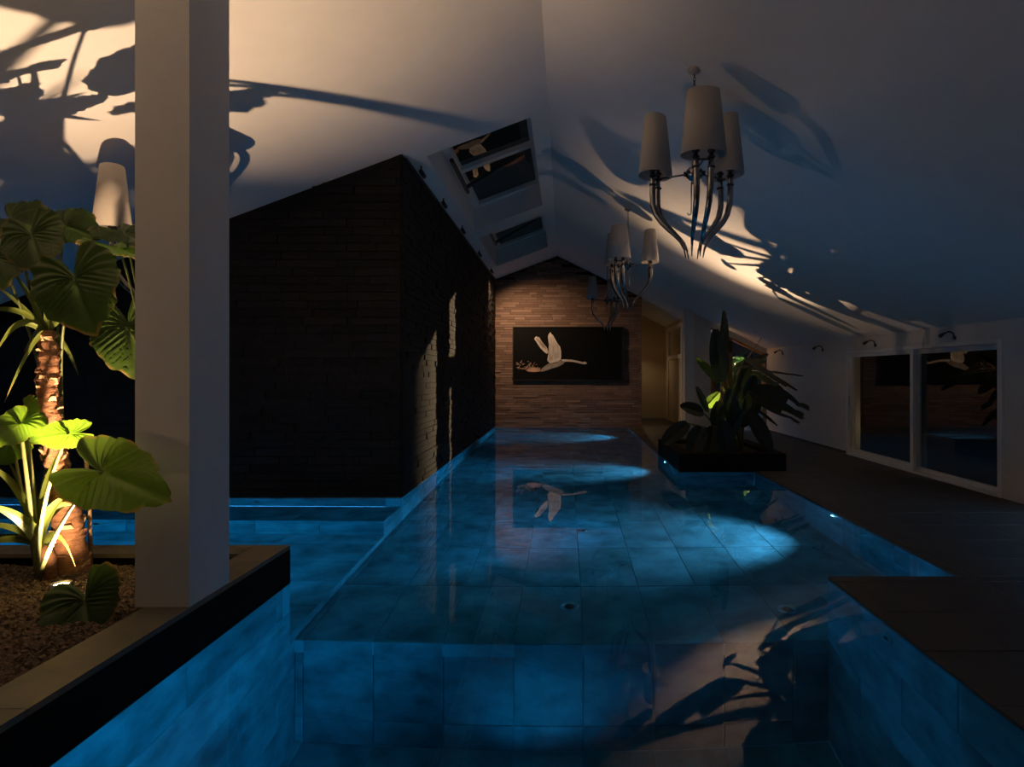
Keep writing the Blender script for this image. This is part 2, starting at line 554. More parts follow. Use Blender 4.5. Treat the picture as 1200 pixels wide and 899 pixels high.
# ------------------------------------------------------------------ dark block (left) with stone strips
def strips(parent_name, org, u, n, width, z0, ztop, h, len_rng, matname, seed, label, cat, sep_test=None, joint='strip_joint', back=0.12):
    """strip cladding on a wall whose top edge is ztop(a); strips are boxes of uneven depth"""
    rr = random.Random(seed)
    u, n, org = Vector(u), Vector(n), Vector(org)
    mb = MB()
    top = [org + u * 0 + Vector((0, 0, ztop(0))), org + u * width + Vector((0, 0, ztop(width)))]
    apex = None
    pts = [org + Vector((0, 0, z0)), org + u * width + Vector((0, 0, z0)), top[1]]
    if ztop(width * 0.435) > max(ztop(0), ztop(width)) + 0.05:
        pts.append(org + u * (RX - org.x) + Vector((0, 0, RZ)))
    pts.append(top[0])
    mb.prism([q - n * back for q in pts], n * (back - 0.004))
    wall = mb.build(parent_name, joint)
    struct(wall, label, cat)
    join = MB(); tone = []
    z = z0
    unit = {}
    while z < max(ztop(0), ztop(width), ztop(width * 0.435)):
        a = -rr.uniform(0, len_rng[1])
        while a < width:
            ln = rr.uniform(*len_rng)
            a0, a1 = max(a, 0), min(a + ln, width)
            a += ln
            if a1 - a0 < 0.02: continue
            t0, t1 = ztop(a0 + 0.002), ztop(a1 - 0.002)
            hh = h - 0.008
            if z + 0.01 > min(t0, t1): continue
            d = rr.uniform(0.008, 0.03)
            zz0 = z0 if z < z0 else z
            top0, top1 = min(z + hh, t0), min(z + hh, t1)
            P = lambda aa, zz, dd: org + u * aa + Vector((0, 0, zz)) + n * dd
            g_ = 0.004
            vs = [P(a0 + g_, zz0, -0.004), P(a1 - g_, zz0, -0.004), P(a1 - g_, top1, -0.004), P(a0 + g_, top0, -0.004),
                  P(a0 + g_, zz0, d), P(a1 - g_, zz0, d * rr.uniform(0.8, 1.2)), P(a1 - g_, top1, d), P(a0 + g_, top0, d * rr.uniform(0.8, 1.2))]
            fs = [(4, 5, 6, 7), (0, 1, 5, 4), (1, 2, 6, 5), (2, 3, 7, 6), (3, 0, 4, 7)]
            if sep_test and sep_test(a0, a1, z):
                s = MB(); s.add(vs, fs)
                s.a['tone'] = [rr.random()] * 8
                s.build('stone_strip', matname, wall)
            else:
                join.add(vs, fs)
                tone += [rr.random() ** 1.3] * 8
        z += h
    join.a['tone'] = tone
    tag(join.build('stone_strips', matname, wall), kind='stuff')
    return wall


strips('wall_block_front', (XLL, YB, 0), (1, 0, 0), (0, -1, 0), XL - XLL, 0.0, lambda a: zl(XLL + a), 0.105, (0.35, 0.95), 'strip_dark', 3,
       'dark stone strip wall facing the viewer behind the column', 'wall', sep_test=lambda a0, a1, z: a1 + XLL > -4.35)
strips('wall_block_side', (XL, YB, 0), (0, 1, 0), (1, 0, 0), YE - YB, 0.0, lambda a: zl(XL), 0.085, (0.25, 0.7), 'strip_dark', 4,
       'dark stone strip wall running along the pool to the end wall', 'wall')
strips('wall_back', (XL - 0.05, YE, 0), (1, 0, 0), (0, -1, 0), 2.30 - XL + 0.05, -0.1, lambda a: min(zl(XL - 0.05 + a), zr(XL - 0.05 + a)), 0.075, (0.22, 0.75), 'strip_brown', 5,
       'brown stone strip gable wall at the far end of the pool', 'wall', back=0.2)
struct(MB().prism([(XLL, YN, -0.3), (XW, YN, -0.3), (XW, YN, zr(XW)), (RX, YN, RZ), (XLL, YN, zl(XLL))], (0, -0.2, 0)).build('wall_near', 'plaster'), 'white gable wall behind the viewer', 'wall')
struct(box('wall_left', 'plaster', XLL - 0.2, XLL, YN, YB, -1.3, zl(XLL) + 0.05), 'white wall left of the planter', 'wall')

# ------------------------------------------------------------------ ceiling
def roof(name, xs, ys, zf, holes, label):
    mb = MB()
    for i in range(len(xs) - 1):
        for j in range(len(ys) - 1):
            if (i, j) in holes: continue
            x0, x1, y0, y1 = xs[i], xs[i + 1], ys[j], ys[j + 1]
            mb.add([(x0, y0, zf(x0)), (x1, y0, zf(x1)), (x1, y1, zf(x1)), (x0, y1, zf(x0)),
                    (x0, y0, zf(x0) + 0.2), (x1, y0, zf(x1) + 0.2), (x1, y1, zf(x1) + 0.2), (x0, y1, zf(x0) + 0.2)],
                   [(3, 2, 1, 0), (4, 5, 6, 7), (0, 1, 5, 4), (1, 2, 6, 5), (2, 3, 7, 6), (3, 0, 4, 7)])
    return struct(mb.build(name, 'plaster'), label, 'ceiling')


WX0, WX1 = -1.85, -0.46
cl = roof('ceiling_left', [XLL - 0.2, WX0, WX1, RX], [YN, 8.45, 12.86, 13.55, 17.1, 23.0], zl, {(1, 1), (1, 3)}, 'white sloping ceiling left of the ridge with two skylight wells')
cr_ = roof('ceiling_right', [RX, 3.65, XW + 0.2], [YN, 17.65, 23.0], zr, {(1, 1)}, 'white sloping ceiling right of the ridge')

# skylight wells with roof windows
for k, (y0, y1) in enumerate(((8.45, 12.86), (13.55, 17.1))):
    hgt = 0.55
    wl = MB()
    for (a, b_) in (((WX0, y0), (WX1, y0)), ((WX1, y0), (WX1, y1)), ((WX1, y1), (WX0, y1)), ((WX0, y1), (WX0, y0))):
        p0, p1 = Vector((a[0], a[1], zl(a[0]))), Vector((b_[0], b_[1], zl(b_[0])))
        d = (p1 - p0).normalized()
        nn = Vector((d.y, -d.x, 0)).normalized() * 0.08
        p0, p1 = p0 - d * 0.078, p1 + d * 0.078
        p0 = p0 + Vector((0, 0, 0.2)); p1 = p1 + Vector((0, 0, 0.2))
        wl.prism([p0, p1, p1 + Vector((0, 0, hgt - 0.2)), p0 + Vector((0, 0, hgt - 0.2))], nn)
    wn = struct(wl.build('window_%d' % (k + 1), 'plaster'), ['near', 'far'][k] + ' skylight well in the left ceiling slope', 'skylight')
    # sash: frame bars and pane, tipped open a little on the near one
    yy0, yy1 = y0 + 0.02, y1 - 0.02
    sl_ = lambda x, dz: zl(x) + hgt + dz
    def bar(xa, xb, ya, yb, dz0, dz1, nm='sash_bar', mt='white'):
        mb = MB()
        mb.prism([(xa, ya, sl_(xa, dz0)), (xb, ya, sl_(xb, dz0)), (xb, yb, sl_(xb, dz0)), (xa, yb, sl_(xa, dz0))], (0, 0, dz1 - dz0))
        return mb.build(nm, mt, wn)
    bar(WX0 - 0.07, WX0 + 0.12, yy0 - 0.08, yy1 + 0.08, -0.1, 0.1)
    bar(WX1 - 0.12, WX1 + 0.07, yy0 - 0.08, yy1 + 0.08, -0.1, 0.1)
    bar(WX0 + 0.12, WX1 - 0.12, yy0 - 0.08, yy0 + 0.12, -0.1, 0.1)
    bar(WX0 + 0.12, WX1 - 0.12, yy1 - 0.12, yy1 + 0.08, -0.1, 0.1)
    ym = (yy0 + yy1) / 2
    bar(WX0 + 0.12, WX1 - 0.12, ym - 0.07, ym + 0.07, -0.1, 0.0)
    bar(WX0 + 0.1, WX1 - 0.1, yy0 + 0.1, ym, -0.02, -0.01, 'pane', 'roof_pane')
    bar(WX0 + 0.1, WX1 - 0.1, ym, yy1 - 0.1, -0.02, -0.01, 'pane', 'roof_pane')
    ch = MB().tube([(WX0 + 0.10, ym - 0.9, sl_(WX0 + 0.1, -0.2)), (WX0 + 0.10, ym + 0.75, sl_(WX0 + 0.1, -0.22))], 0.035, 6).build('opener_motor', 'dark_metal', wn)
    MB().tube([(WX0 + 0.12, ym + 0.5, sl_(WX0 + 0.1, -0.2)), (WX1 - 0.25, ym + 0.2, sl_(WX1 - 0.25, -0.1))], [0.04, 0.02], 6).build('opener_arm', 'dark_metal', wn)

# ------------------------------------------------------------------ right wall with sliding doors
DY0, DY1, DZ = 8.00, 12.42, 2.02
wr = MB()
wr.box(XW, XW + 0.25, 7.2, DY0, -0.3, zr(XW))
wr.box(XW, XW + 0.25, YN, 3.3, -0.3, zr(XW))
wr.box(XW, XW + 0.25, 3.3, 7.2, 2.12, zr(XW))  # opening below is for the added fill window
wr.box(XW, XW + 0.25, DY1, 17.4, -0.3, zr(XW))
wr.box(XW, XW + 0.25, DY0, DY1, DZ, zr(XW))
wr = struct(wr.build('wall_right', 'plaster_r'), 'white right wall with wide sliding doors', 'wall')
dr = struct(empty('door_1', (XW, (DY0 + DY1) / 2, 0)), 'white framed sliding glass doors in the right wall', 'door')
OX, OY = XW, (DY0 + DY1) / 2
def dbox(nm, mt, x0, x1, y0, y1, z0, z1, par=None):
    o = MB().box(x0 - OX, x1 - OX, y0 - OY, y1 - OY, z0, z1).build(nm, mt, par or dr)
    return o
dbox('jamb', 'white', XW - 0.03, XW + 0.2, DY0, DY0 + 0.08, 0, DZ)
dbox('jamb', 'white', XW - 0.03, XW + 0.2, DY1 - 0.08, DY1, 0, DZ)
dbox('head', 'white', XW - 0.03, XW + 0.2, DY0 + 0.08, DY1 - 0.08, DZ - 0.05, DZ)
dbox('sill', 'white', XW - 0.03, XW + 0.2, DY0 + 0.08, DY1 - 0.08, 0.0, 0.03)
ymid = 10.17
for (a, b_, xo, low) in ((DY0 + 0.08, ymid + 0.05, 0.10, 0.055), (ymid - 0.05, DY1 - 0.08, 0.02, 0.10)):
    s = empty('sash', (xo, 0, 0)); s.parent = dr
    def sb(nm, mt, x0, x1, y0, y1, z0, z1):
        return MB().box(x0, x1, y0 - OY, y1 - OY, z0, z1).build(nm, mt, s)
    sb('stile', 'white', 0, 0.06, a, a + 0.09, 0.03, DZ - 0.05)
    sb('stile', 'white', 0, 0.06, b_ - 0.09, b_, 0.03, DZ - 0.05)
    sb('top_rail', 'white', 0, 0.06, a + 0.09, b_ - 0.09, DZ - 0.12, DZ - 0.05)
    sb('bottom_rail', 'white', 0, 0.06, a + 0.09, b_ - 0.09, 0.03, 0.03 + low)
    sb('pane', 'pane', 0.028, 0.034, a + 0.08, b_ - 0.08, 0.04, DZ - 0.1)
    if xo < 0.05:
        MB().tube([(-0.03, b_ - 0.05 - OY, 0.95), (-0.05, b_ - 0.05 - OY, 0.97), (-0.05, b_ - 0.05 - OY, 1.13), (-0.03, b_ - 0.05 - OY, 1.15)], 0.012, 6).build('handle', 'steel', s)
w4 = struct(empty('window_4', (XW, 5.25, 0)), 'white framed window added out of view to let in blue dusk fill', 'window')  # unseen window, added so blue dusk light reaches column and ceiling
for (y0, y1, z0, z1, nm) in ((-1.95, -1.88, 0, 2.12, 'jamb'), (1.88, 1.95, 0, 2.12, 'jamb'), (-0.03, 0.03, 0.03, 2.06, 'mullion'), (-1.88, 1.88, 2.06, 2.12, 'head'), (-1.88, 1.88, 0.0, 0.03, 'sill')):
    MB().box(0.0, 0.15, y0, y1, z0, z1).build(nm, 'white', w4)
for (y0, y1) in ((-1.88, -0.03), (0.03, 1.88)):
    MB().box(0.07, 0.076, y0, y1, 0.03, 2.06).build('pane', 'pane', w4)
# baseboard strip of dark gap below wall
struct(box('baseboard_right', 'deck_joint', XW - 0.012, XW, DY1, 17.4, 0.0, 0.05), 'thin dark skirting at the foot of the right wall', 'baseboard')

# ------------------------------------------------------------------ far right: hall recess, post, glazed gable panel
YG = 17.4
wg = MB()
wg.prism([(3.55, YG, 0), (4.02, YG, 0), (4.02, YG, zr(4.02)), (3.55, YG, zr(3.55))], (0, 0.06, 0))
wg.prism([(4.02, YG, zr(4.02) - 0.16), (XW, YG, zr(XW) - 0.16), (XW, YG, zr(XW)), (4.02, YG, zr(4.02))], (0, 0.06, 0))
struct(wg.build('wall_back_right', 'plaster_r'), 'white gable panel between the post and the corner window', 'wall')
struct(MB().prism([(3.30, YG - 0.05, 0), (3.55, YG - 0.05, 0), (3.55, YG - 0.05, zr(3.55)), (3.30, YG - 0.05, zr(3.30))], (0, 0.3, 0)).build('trim_2', 'white'),
       'white door post beside the hall recess', 'trim')
wc = struct(empty('window_3', (4.79, YG, 0)), 'sloping topped corner window behind the right planter', 'window')
def wpr(nm, mt, poly, d):
    return MB().prism([(x - 4.79, 0.01, z) for x, z in poly], (0, d, 0)).build(nm, mt, wc)
zt = lambda x: zr(x) - 0.16
wpr('frame_head', 'wood', [(4.02, zt(4.02) - 0.07), (XW, zt(XW) - 0.07), (XW, zt(XW)), (4.02, zt(4.02))], 0.045)
wpr('frame_post', 'wood', [(4.02, 0), (4.19, 0), (4.19, 2.14), (4.02, 2.14)], 0.045)
wpr('frame_rail', 'wood', [(4.02, 2.14), (4.30, 2.14), (4.30, 2.33), (4.02, 2.33)], 0.045)
wpr('frame_post', 'wood', [(4.30, 0), (4.62, 0), (4.62, zt(4.62) - 0.07), (4.30, zt(4.30) - 0.07)], 0.045)
wpr('frame_post', 'wood', [(5.44, 0), (5.54, 0), (5.54, zt(5.54) - 0.07), (5.44, zt(5.44) - 0.07)], 0.045)
wpr('pane', 'pane', [(4.08, 0), (5.46, 0), (5.46, zt(5.46) - 0.05), (4.08, zt(4.08) - 0.05)], 0.006)
# hall
wh = MB()
wh.prism([(2.3, YE, 0), (2.3, 23, 0), (2.3, 23, zr(2.3)), (2.3, YE, zr(2.3))], (-0.1, 0, 0))
wh.prism([(2.2, 22.4, 0), (3.7, 22.4, 0), (3.7, 22.4, zr(3.7)), (2.2, 22.4, zr(2.2))], (0, 0.2, 0))
wh.prism([(3.55, YG + 0.25, 0), (3.55, 22.4, 0), (3.55, 22.4, zr(3.55)), (3.55, YG + 0.25, zr(3.55))], (0.1, 0, 0))
struct(wh.build('wall_hall', 'beige'), 'beige walls of the hall recess beside the end wall', 'wall')
d2 = struct(empty('door_2', (3.5, 20.3, 0)), 'white framed door on the right side of the hall recess', 'door')
for (y0, y1, z0, z1, nm) in ((-1.6, -1.45, 0, 3.1, 'frame_post'), (0.9, 1.05, 0, 3.1, 'frame_post'), (-1.45, 0.9, 2.05, 2.17, 'frame_rail'), (-1.45, 0.9, 3.0, 3.1, 'frame_rail')):
    MB().box(-0.04, 0.05, y0, y1, z0, z1).build(nm, 'white', d2)
MB().box(0.0, 0.04, -1.45, 0.9, 0.02, 2.05).build('leaf', 'beige', d2)
MB().tube([(-0.01, -1.3, 1.0), (-0.06, -1.3, 1.0), (-0.06, -1.18, 1.0)], 0.012, 6).build('handle', 'steel', d2)

# ------------------------------------------------------------------ outside the doors
struct(box('ground_garden', 'lawn', XW + 0.2, 30, YN, 40, -0.35, -0.06), 'dark garden ground outside the doors', 'ground')
def leaf_cloud(name, c, r, n, size, mat, label, cat, seed, group=None):
    rr = random.Random(seed)
    e = empty(name, (c[0], c[1], 0))
    mb = MB()
    for k in range(n):
        v = Vector((rr.gauss(0, 1), rr.gauss(0, 1), rr.gauss(0, 1))).normalized() * (rr.random() ** 0.4)
        q = Vector((v.x * r[0], v.y * r[1], c[2] + v.z * r[2]))
        a = Vector((rr.gauss(0, 1), rr.gauss(0, 1), rr.gauss(0, 0.5))).normalized()
        b_ = a.orthogonal().normalized()
        s = size * rr.uniform(0.6, 1.3)
        mb.add([q - a * s, q + b_ * s * 0.4, q + a * s, q - b_ * s * 0.4], [(0, 1, 2, 3)])
    tag(mb.build('foliage', mat, e), kind='stuff')
    MB().tube([(0, 0, -0.1), (0, 0, c[2])], [0.05, 0.03], 6).build('stem', 'bark', e)
    return tag(e, label, cat, group)
leaf_cloud('garden_shrub', (5.2, 19.0, 1.55), (0.45, 0.5, 0.55), 900, 0.10, 'hedge', 'leafy green shrub outside the corner window', 'shrub', 11)

gf = struct(MB().box(13.5, 13.7, YN - 8, 34, -0.1, 7.5).box(XW + 0.3, 13.5, 30, 30.2, -0.1, 7.5).build('sky_block_garden', 'black_stone'), 'dark wall added outside the doors to hide the sky', 'wall')  # added to keep the bright sky out of the door glass
struct(box('sky_block_terrace', 'dark_metal', XW + 0.25, 13.4, 7.4, 17.2, 2.75, 2.85), 'dark cover added outside the sliding doors to block sky light', 'roof')  # added cover, keeps the ground behind the door glass dark
struct(MB().box(XW + 0.25, 13.5, 7.3, 7.4, -0.1, 2.85).box(6.6, 13.5, 17.2, 17.3, -0.1, 2.85).build('side_block_terrace', 'black_stone'), 'dark side screens added outside the sliding doors to block sky light', 'wall')  # added screens, close the terrace off from sky light at both ends
struct(box('sky_block_corner', 'dark_metal', 3.75, 13.5, 17.7, 30.0, 3.45, 3.55), 'dark cover added beyond the corner window to block sky light', 'roof')  # added cover, keeps the view through the corner window dark
glp = empty('garden_lamp', (7.5, 20.5, 0))
MB().tube([(0, 0, -0.06), (0, 0, 2.45)], 0.035, 8).build('pole', 'dark_metal', glp, True)
MB().lathe([(0, 2.44), (0.10, 2.44), (0.10, 2.47), (0, 2.47)], seg=14).build('tray', 'dark_metal', glp)
MB().lathe([(0.12, 2.66), (0.0, 2.74), (0.0, 2.66)], seg=14).build('cap', 'dark_metal', glp)
MB().lathe([(0, 2.49), (0.03, 2.5), (0.035, 2.54), (0.02, 2.58), (0, 2.59)], (0.06, 0.06, 0), 10).build('bulb', 'lens_dim', glp, True)
MB().prism([(-0.206, -0.24, 2.40), (-0.06, -0.30, 2.40), (-0.06, -0.30, 2.72), (-0.206, -0.24, 2.72)], (0.005, 0.01, 0)).build('beam_blocker', 'dark_metal', glp)  # unseen plate added to cut one side of the beam
spot('beam', (7.5, 20.5, 2.56), Vector((-2.1, 10.8, 1.5)) - Vector((7.5, 20.5, 2.56)), P_GARDEN, WARM2, 26, 0.15, 0.012, glp)
tag(glp, 'garden lamp on a dark pole outside the corner window', 'lamp')
gl2 = empty('garden_lantern', (11.6, 20.5, 0))
MB().tube([(0, 0, -0.06), (0, 0, 2.0)], 0.03, 8).build('pole', 'dark_metal', gl2, True)
MB().lathe([(0, 2.03), (0.03, 2.04), (0.04, 2.08), (0.03, 2.12), (0, 2.13)], seg=12).build('globe', 'lens_warm', gl2, True)
tag(gl2, 'glowing garden lantern seen through the near sliding door', 'lamp')

# ------------------------------------------------------------------ left planter
YPE = YP - 0.07
KX0 = XL - 0.26
pla = empty('planter', (-4.0, 3.0, 0))
PO = pla.location
ZK = 0.27
def pbox(nm, mt, x0, x1, y0, y1, z0, z1):
    return MB().box(x0 - PO.x, x1 - PO.x, y0 - PO.y, y1 - PO.y, z0, z1).build(nm, mt, pla)
pbox('side', 'black_stone', XL - 0.2, XL, YN + 2.5, YPE, WZ - 0.01, ZK - 0.03)
pbox('side', 'black_stone', XLL, XL - 0.2, YPE - 0.2, YPE, WZ - 0.01, ZK - 0.03)
y = YPE
i = 0
while y > -0.4:
    y0 = y - 1.18
    pbox('coping_stone', 'kerb', KX0, XL, max(y0, -0.5), y - 0.004, ZK - 0.03, ZK)
    y = y0
x = KX0 - 0.004
while x > XLL + 0.1:
    x0 = max(x - 1.18, XLL)
    pbox('coping_stone', 'kerb', x0, x - 0.004, YPE - 0.24, YPE, ZK - 0.03, ZK)
    x = x0
so = MB()
nx, ny = 60, 60
for j in range(ny + 1):
    for i in range(nx + 1):
        xx = XLL + (KX0 - XLL) * i / nx
        yy = -0.5 + (YPE - 0.24 + 0.5) * j / ny
        so.v.append((xx - PO.x, yy - PO.y, 0.185 + 0.018 * noise.noise(Vector((xx * 2.1, yy * 2.1, 0)))))
for j in range(ny):
    for i in range(nx):
        q = j * (nx + 1) + i
        so.f.append((q, q + 1, q + nx + 2, q + nx + 1))
so.build('soil', 'soil', pla)
tag(pla, 'low dark stone planter with olive grey coping around the column', 'planter')
gr = MB()
rg = random.Random(21)
for k in range(9000):
    yy = rg.uniform(1.2, YPE - 0.26)
    xx = rg.uniform(max(XLL, -0.9 * yy - 0.4), KX0 - 0.02)
    if math.hypot(xx + 3.23, yy - 4.05) < 0.12: continue
    s = rg.uniform(0.008, 0.021)
    z = 0.19 + 0.018 * noise.noise(Vector((xx * 2.1, yy * 2.1, 0)))
    rt = Matrix.Rotation(rg.uniform(0, 6.3), 3, Vector((rg.gauss(0, 1), rg.gauss(0, 1), rg.gauss(0, 1))).normalized())
    vv = [rt @ (Vector(q) * s) for q in ((1.3, 0, 0), (-1.3, 0, 0), (0, 1, 0), (0, -1, 0), (0, 0, .7), (0, 0, -.7))]
    gr.add([q + Vector((xx, yy, z)) for q in vv], [(0, 2, 4), (2, 1, 4), (1, 3, 4), (3, 0, 4), (2, 0, 5), (1, 2, 5), (3, 1, 5), (0, 3, 5)])
tag(gr.build('gravel', 'gravel'), 'dark brown gravel covering the bed of the left planter', 'gravel', kind='stuff')

# column standing on the planter edge
cm = MB().box(-2.41, XL - 0.005, 3.54, 3.96, ZK + 0.001, zl(-2.41))
cm.v = [(x, y, (zl(x) if z > 1 else z)) for x, y, z in cm.v]
tag(struct(cm.build('column', 'column')), 'square white column rising from the left planter to the ceiling', 'column')

# ------------------------------------------------------------------ right planter
pra = empty('planter', (2.73, 11.4, 0))
PO2 = pra.location
def p2box(nm, mt, x0, x1, y0, y1, z0, z1):
    return MB().box(x0 - PO2.x, x1 - PO2.x, y0 - PO2.y, y1 - PO2.y, z0, z1).build(nm, mt, pra)
PX0, PX1, PY0, PY1 = 1.86, 3.60, 10.27, 12.60
p2box('side', 'black_stone', PX0, PX1, PY0, PY0 + 0.15, WZ - 0.015, 0.25)
p2box('side', 'black_stone', PX0, PX1, PY1 - 0.15, PY1, WZ - 0.015, 0.25)
p2box('side', 'black_stone', PX0, PX0 + 0.15, PY0 + 0.15, PY1 - 0.15, WZ - 0.015, 0.25)
p2box('side', 'black_stone', PX1 - 0.15, PX1, PY0 + 0.15, PY1 - 0.15, WZ - 0.015, 0.25)
p2box('coping_stone', 'black_stone', PX0, PX1, PY0, PY0 + 0.2, 0.25, 0.28)
p2box('coping_stone', 'black_stone', PX0, PX1, PY1 - 0.2, PY1, 0.25, 0.28)
p2box('coping_stone', 'black_stone', PX0, PX0 + 0.2, PY0 + 0.204, PY1 - 0.204, 0.25, 0.28)
p2box('coping_stone', 'black_stone', PX1 - 0.2, PX1, PY0 + 0.204, PY1 - 0.204, 0.25, 0.28)
p2box('soil', 'soil', PX0 + 0.15, PX1 - 0.15, PY0 + 0.15, PY1 - 0.15, 0.0, 0.2)
tag(pra, 'black stone planter standing in the pool edge with the large leafy plant', 'planter')

# ------------------------------------------------------------------ leaves
def heart_leaf(L_, W, seed, ripple=0.02, cup=0.10, droop=0.25):
    """heart shaped leaf in its own frame: stalk at the origin, tip at +y, face +z"""
    rr = random.Random(seed)
    mb = MB()
    NR, NT = 13, 96
    rim = []
    prof = [(0, 1.0), (8, 0.93), (20, 0.82), (45, 0.70), (70, 0.64), (95, 0.63), (120, 0.66), (140, 0.69), (152, 0.66), (162, 0.54), (170, 0.30), (176, 0.16), (180, 0.10)]
    def rad(deg):
        for (a0, r0), (a1, r1) in zip(prof, prof[1:]):
            if a0 <= deg <= a1:
                t = (deg - a0) / (a1 - a0)
                return r0 + (r1 - r0) * t
        return 0.1
    ph = rr.uniform(0, 6)
    mb.v.append((0, 0, 0)); rim.append(0.0)
    for i in range(1, NR + 1):
        f = i / NR
        for k in range(NT):
            th = -PI + 2 * PI * k / NT
            deg = abs(math.degrees(th))
            r_ = rad(deg) * f * (1 + (0.025 * math.sin(9 * th + ph) + 0.02 * math.sin(17 * th + 2 * ph)) * f)
            x = r_ * math.sin(th) * W / 0.62
            yv = r_ * math.cos(th)
            z = cup * abs(x) ** 1.3 - droop * yv * abs(yv) * 0.8 - 0.18 * abs(x) ** 2
            s_ = (yv - 0.62 * abs(x)) if yv > -0.02 else -math.atan2(-yv, abs(x) + 0.01) * 0.42 - 0.62 * abs(x) * 0.4
            wv = math.cos(2 * PI * s_ / 0.105)
            am = min(1, abs(x) / 0.12)
            z += ripple * wv * am + 0.025 * f * f * math.sin(5 * th + ph)
            z += -0.035 * math.exp(-(x / 0.05) ** 2) * (1 if yv > 0 else 0.3)
            mb.v.append((x * L_, yv * L_, z * L_))
            e = max(0, noise.noise(Vector((x * 5 + seed, yv * 5, 0.3))) + 0.12)
            rim.append(min(1, 1.6 * e) if i == NR else 0.0)
    for k in range(NT):
        mb.f.append((0, 1 + k, 1 + (k + 1) % NT))
    for i in range(NR - 1):
        for k in range(NT):
            a, b_ = 1 + i * NT + k, 1 + i * NT + (k + 1) % NT
            mb.f.append((a, a + NT, b_ + NT, b_))
    mb.a['rim'] = rim
    return mb


def orient(p0, p1, nrm):
    y_ = (Vector(p1) - Vector(p0)).normalized()
    n = Vector(nrm)
    z_ = (n - y_ * n.dot(y_)).normalized()
    x_ = y_.cross(z_)
    return Matrix((x_, y_, z_)).transposed().to_4x4()


def place_heart(parent, p0, p1, nrm, W, seed, mat='alocasia', **kw):
    L_ = (Vector(p1) - Vector(p0)).length
    o = heart_leaf(L_, W, seed, **kw).build('leaf', mat, parent, smooth=True)
    o.matrix_local = Matrix.Translation(Vector(p0) - parent.location) @ orient(p0, p1, nrm)
    return o


def bez(p0, p1, p2, n=10):
    p0, p1, p2 = Vector(p0), Vector(p1), Vector(p2)
    return [p0 * (1 - t) ** 2 + p1 * 2 * t * (1 - t) + p2 * t * t for t in [i / n for i in range(n + 1)]]


def ribbon(pts, widths, side, fold=0.25):
    """strap leaf along pts with a folded middle; side = rough sideways direction"""
    mb = MB(); rim = []
    n = len(pts)
    for i, q in enumerate(pts):
        d = (pts[min(i + 1, n - 1)] - pts[max(i - 1, 0)]).normalized()
        s = Vector(side); s = (s - d * s.dot(d)).normalized()
        nn = s.cross(d)
        w_ = widths[i]
        for c in (-1, -0.5, 0, 0.5, 1):
            mb.v.append(tuple(q + s * w_ * c + nn * (abs(c) * w_ * fold)))
            rim.append(0.0 if i < n - 2 else 0.5)
    for i in range(n - 1):
        for c in range(4):
            a = i * 5 + c
            mb.f.append((a, a + 1, a + 6, a + 5))
    mb.a['rim'] = rim
    return mb


def strap(parent, p0, p1, p2, w_, side, mat='strap', n=12, fold=0.3, name='leaf'):
    pts = [q - parent.location for q in bez(p0, p1, p2, n)]
    ws = [w_ * (0.75 + 0.25 * min(1, i / n * 4)) * (1 - (i / n) ** 3) + 0.002 for i in range(n + 1)]
    return ribbon(pts, ws, side, fold).build(name, mat, parent, smooth=True)


def stalk(parent, pts, r0, r1, mat='petiole', name='stalk', n=10):
    q = [a - parent.location for a in bez(*pts, n)]
    mb = MB().tube(q, [r0 + (r1 - r0) * i / n for i in range(n + 1)], 8)
    return mb.build(name, mat, parent, smooth=True)


CAMD = Vector((0, -1, 0))
# --- tall elephant ear: high leaves around the trunk
al = empty('elephant_ear', at(82, 662, 4.62)); al.location.z = 0.18
base = al.location.copy() + Vector((0, 0, 0.02))
top_leaves = [  # attach px, depth, tip px, depth, normal, width factor
    ((14, 256), 4.55, (42, 262), 4.4, (-0.1, -0.75, 0.6), 0.62),
    ((37, 276), 4.35, (46, 318), 4.25, (0.0, -0.9, 0.35), 0.66),
    ((76, 264), 4.75, (109, 272), 4.65, (-0.1, -0.75, 0.55), 0.6),
    ((87, 328), 4.20, (103, 388), 4.12, (0.02, -0.95, 0.25), 0.72),
    ((150, 384), 4.70, (160, 444), 4.62, (0.25, -0.9, 0.2), 0.62),
    ((140, 291), 4.65, (176, 296), 4.45, (0.1, -0.12, 1.0), 0.55),
    ((146, 273), 4.75, (180, 284), 4.60, (0.0, -0.35, 1.0), 0.55),
    ((-4, 300), 4.30, (-2, 336), 4.22, (0.2, -0.9, 0.3), 0.72),
]
alb = empty('elephant_ear', at(188, 660, 4.55)); alb.location.z = 0.18
for k, (a, ya, b_, yb, nr, wf) in enumerate(top_leaves):
    pa, pb_ = at(*a, ya), at(*b_, yb)
    pl_ = alb if k in (4, 5, 6) else al
    place_heart(pl_, pa, pb_, nr, wf, 40 + k, 'alocasia_shaded', ripple=0.026)
    bb = pl_.location.copy() + Vector((R.uniform(-.03, .03), R.uniform(-.03, .03), 0.01))
    mid = at(186, 430, 4.6) if pl_ is alb else at(56, 400, 4.72)
    stalk(pl_, (bb, mid, pa), 0.014, 0.007, 'petiole_dark')
tag(al, 'tall elephant ear plant with dark heart shaped leaves above the shaggy trunk', 'plant')
tag(alb, 'elephant ear plant with dark leaves half hidden behind the column', 'plant')

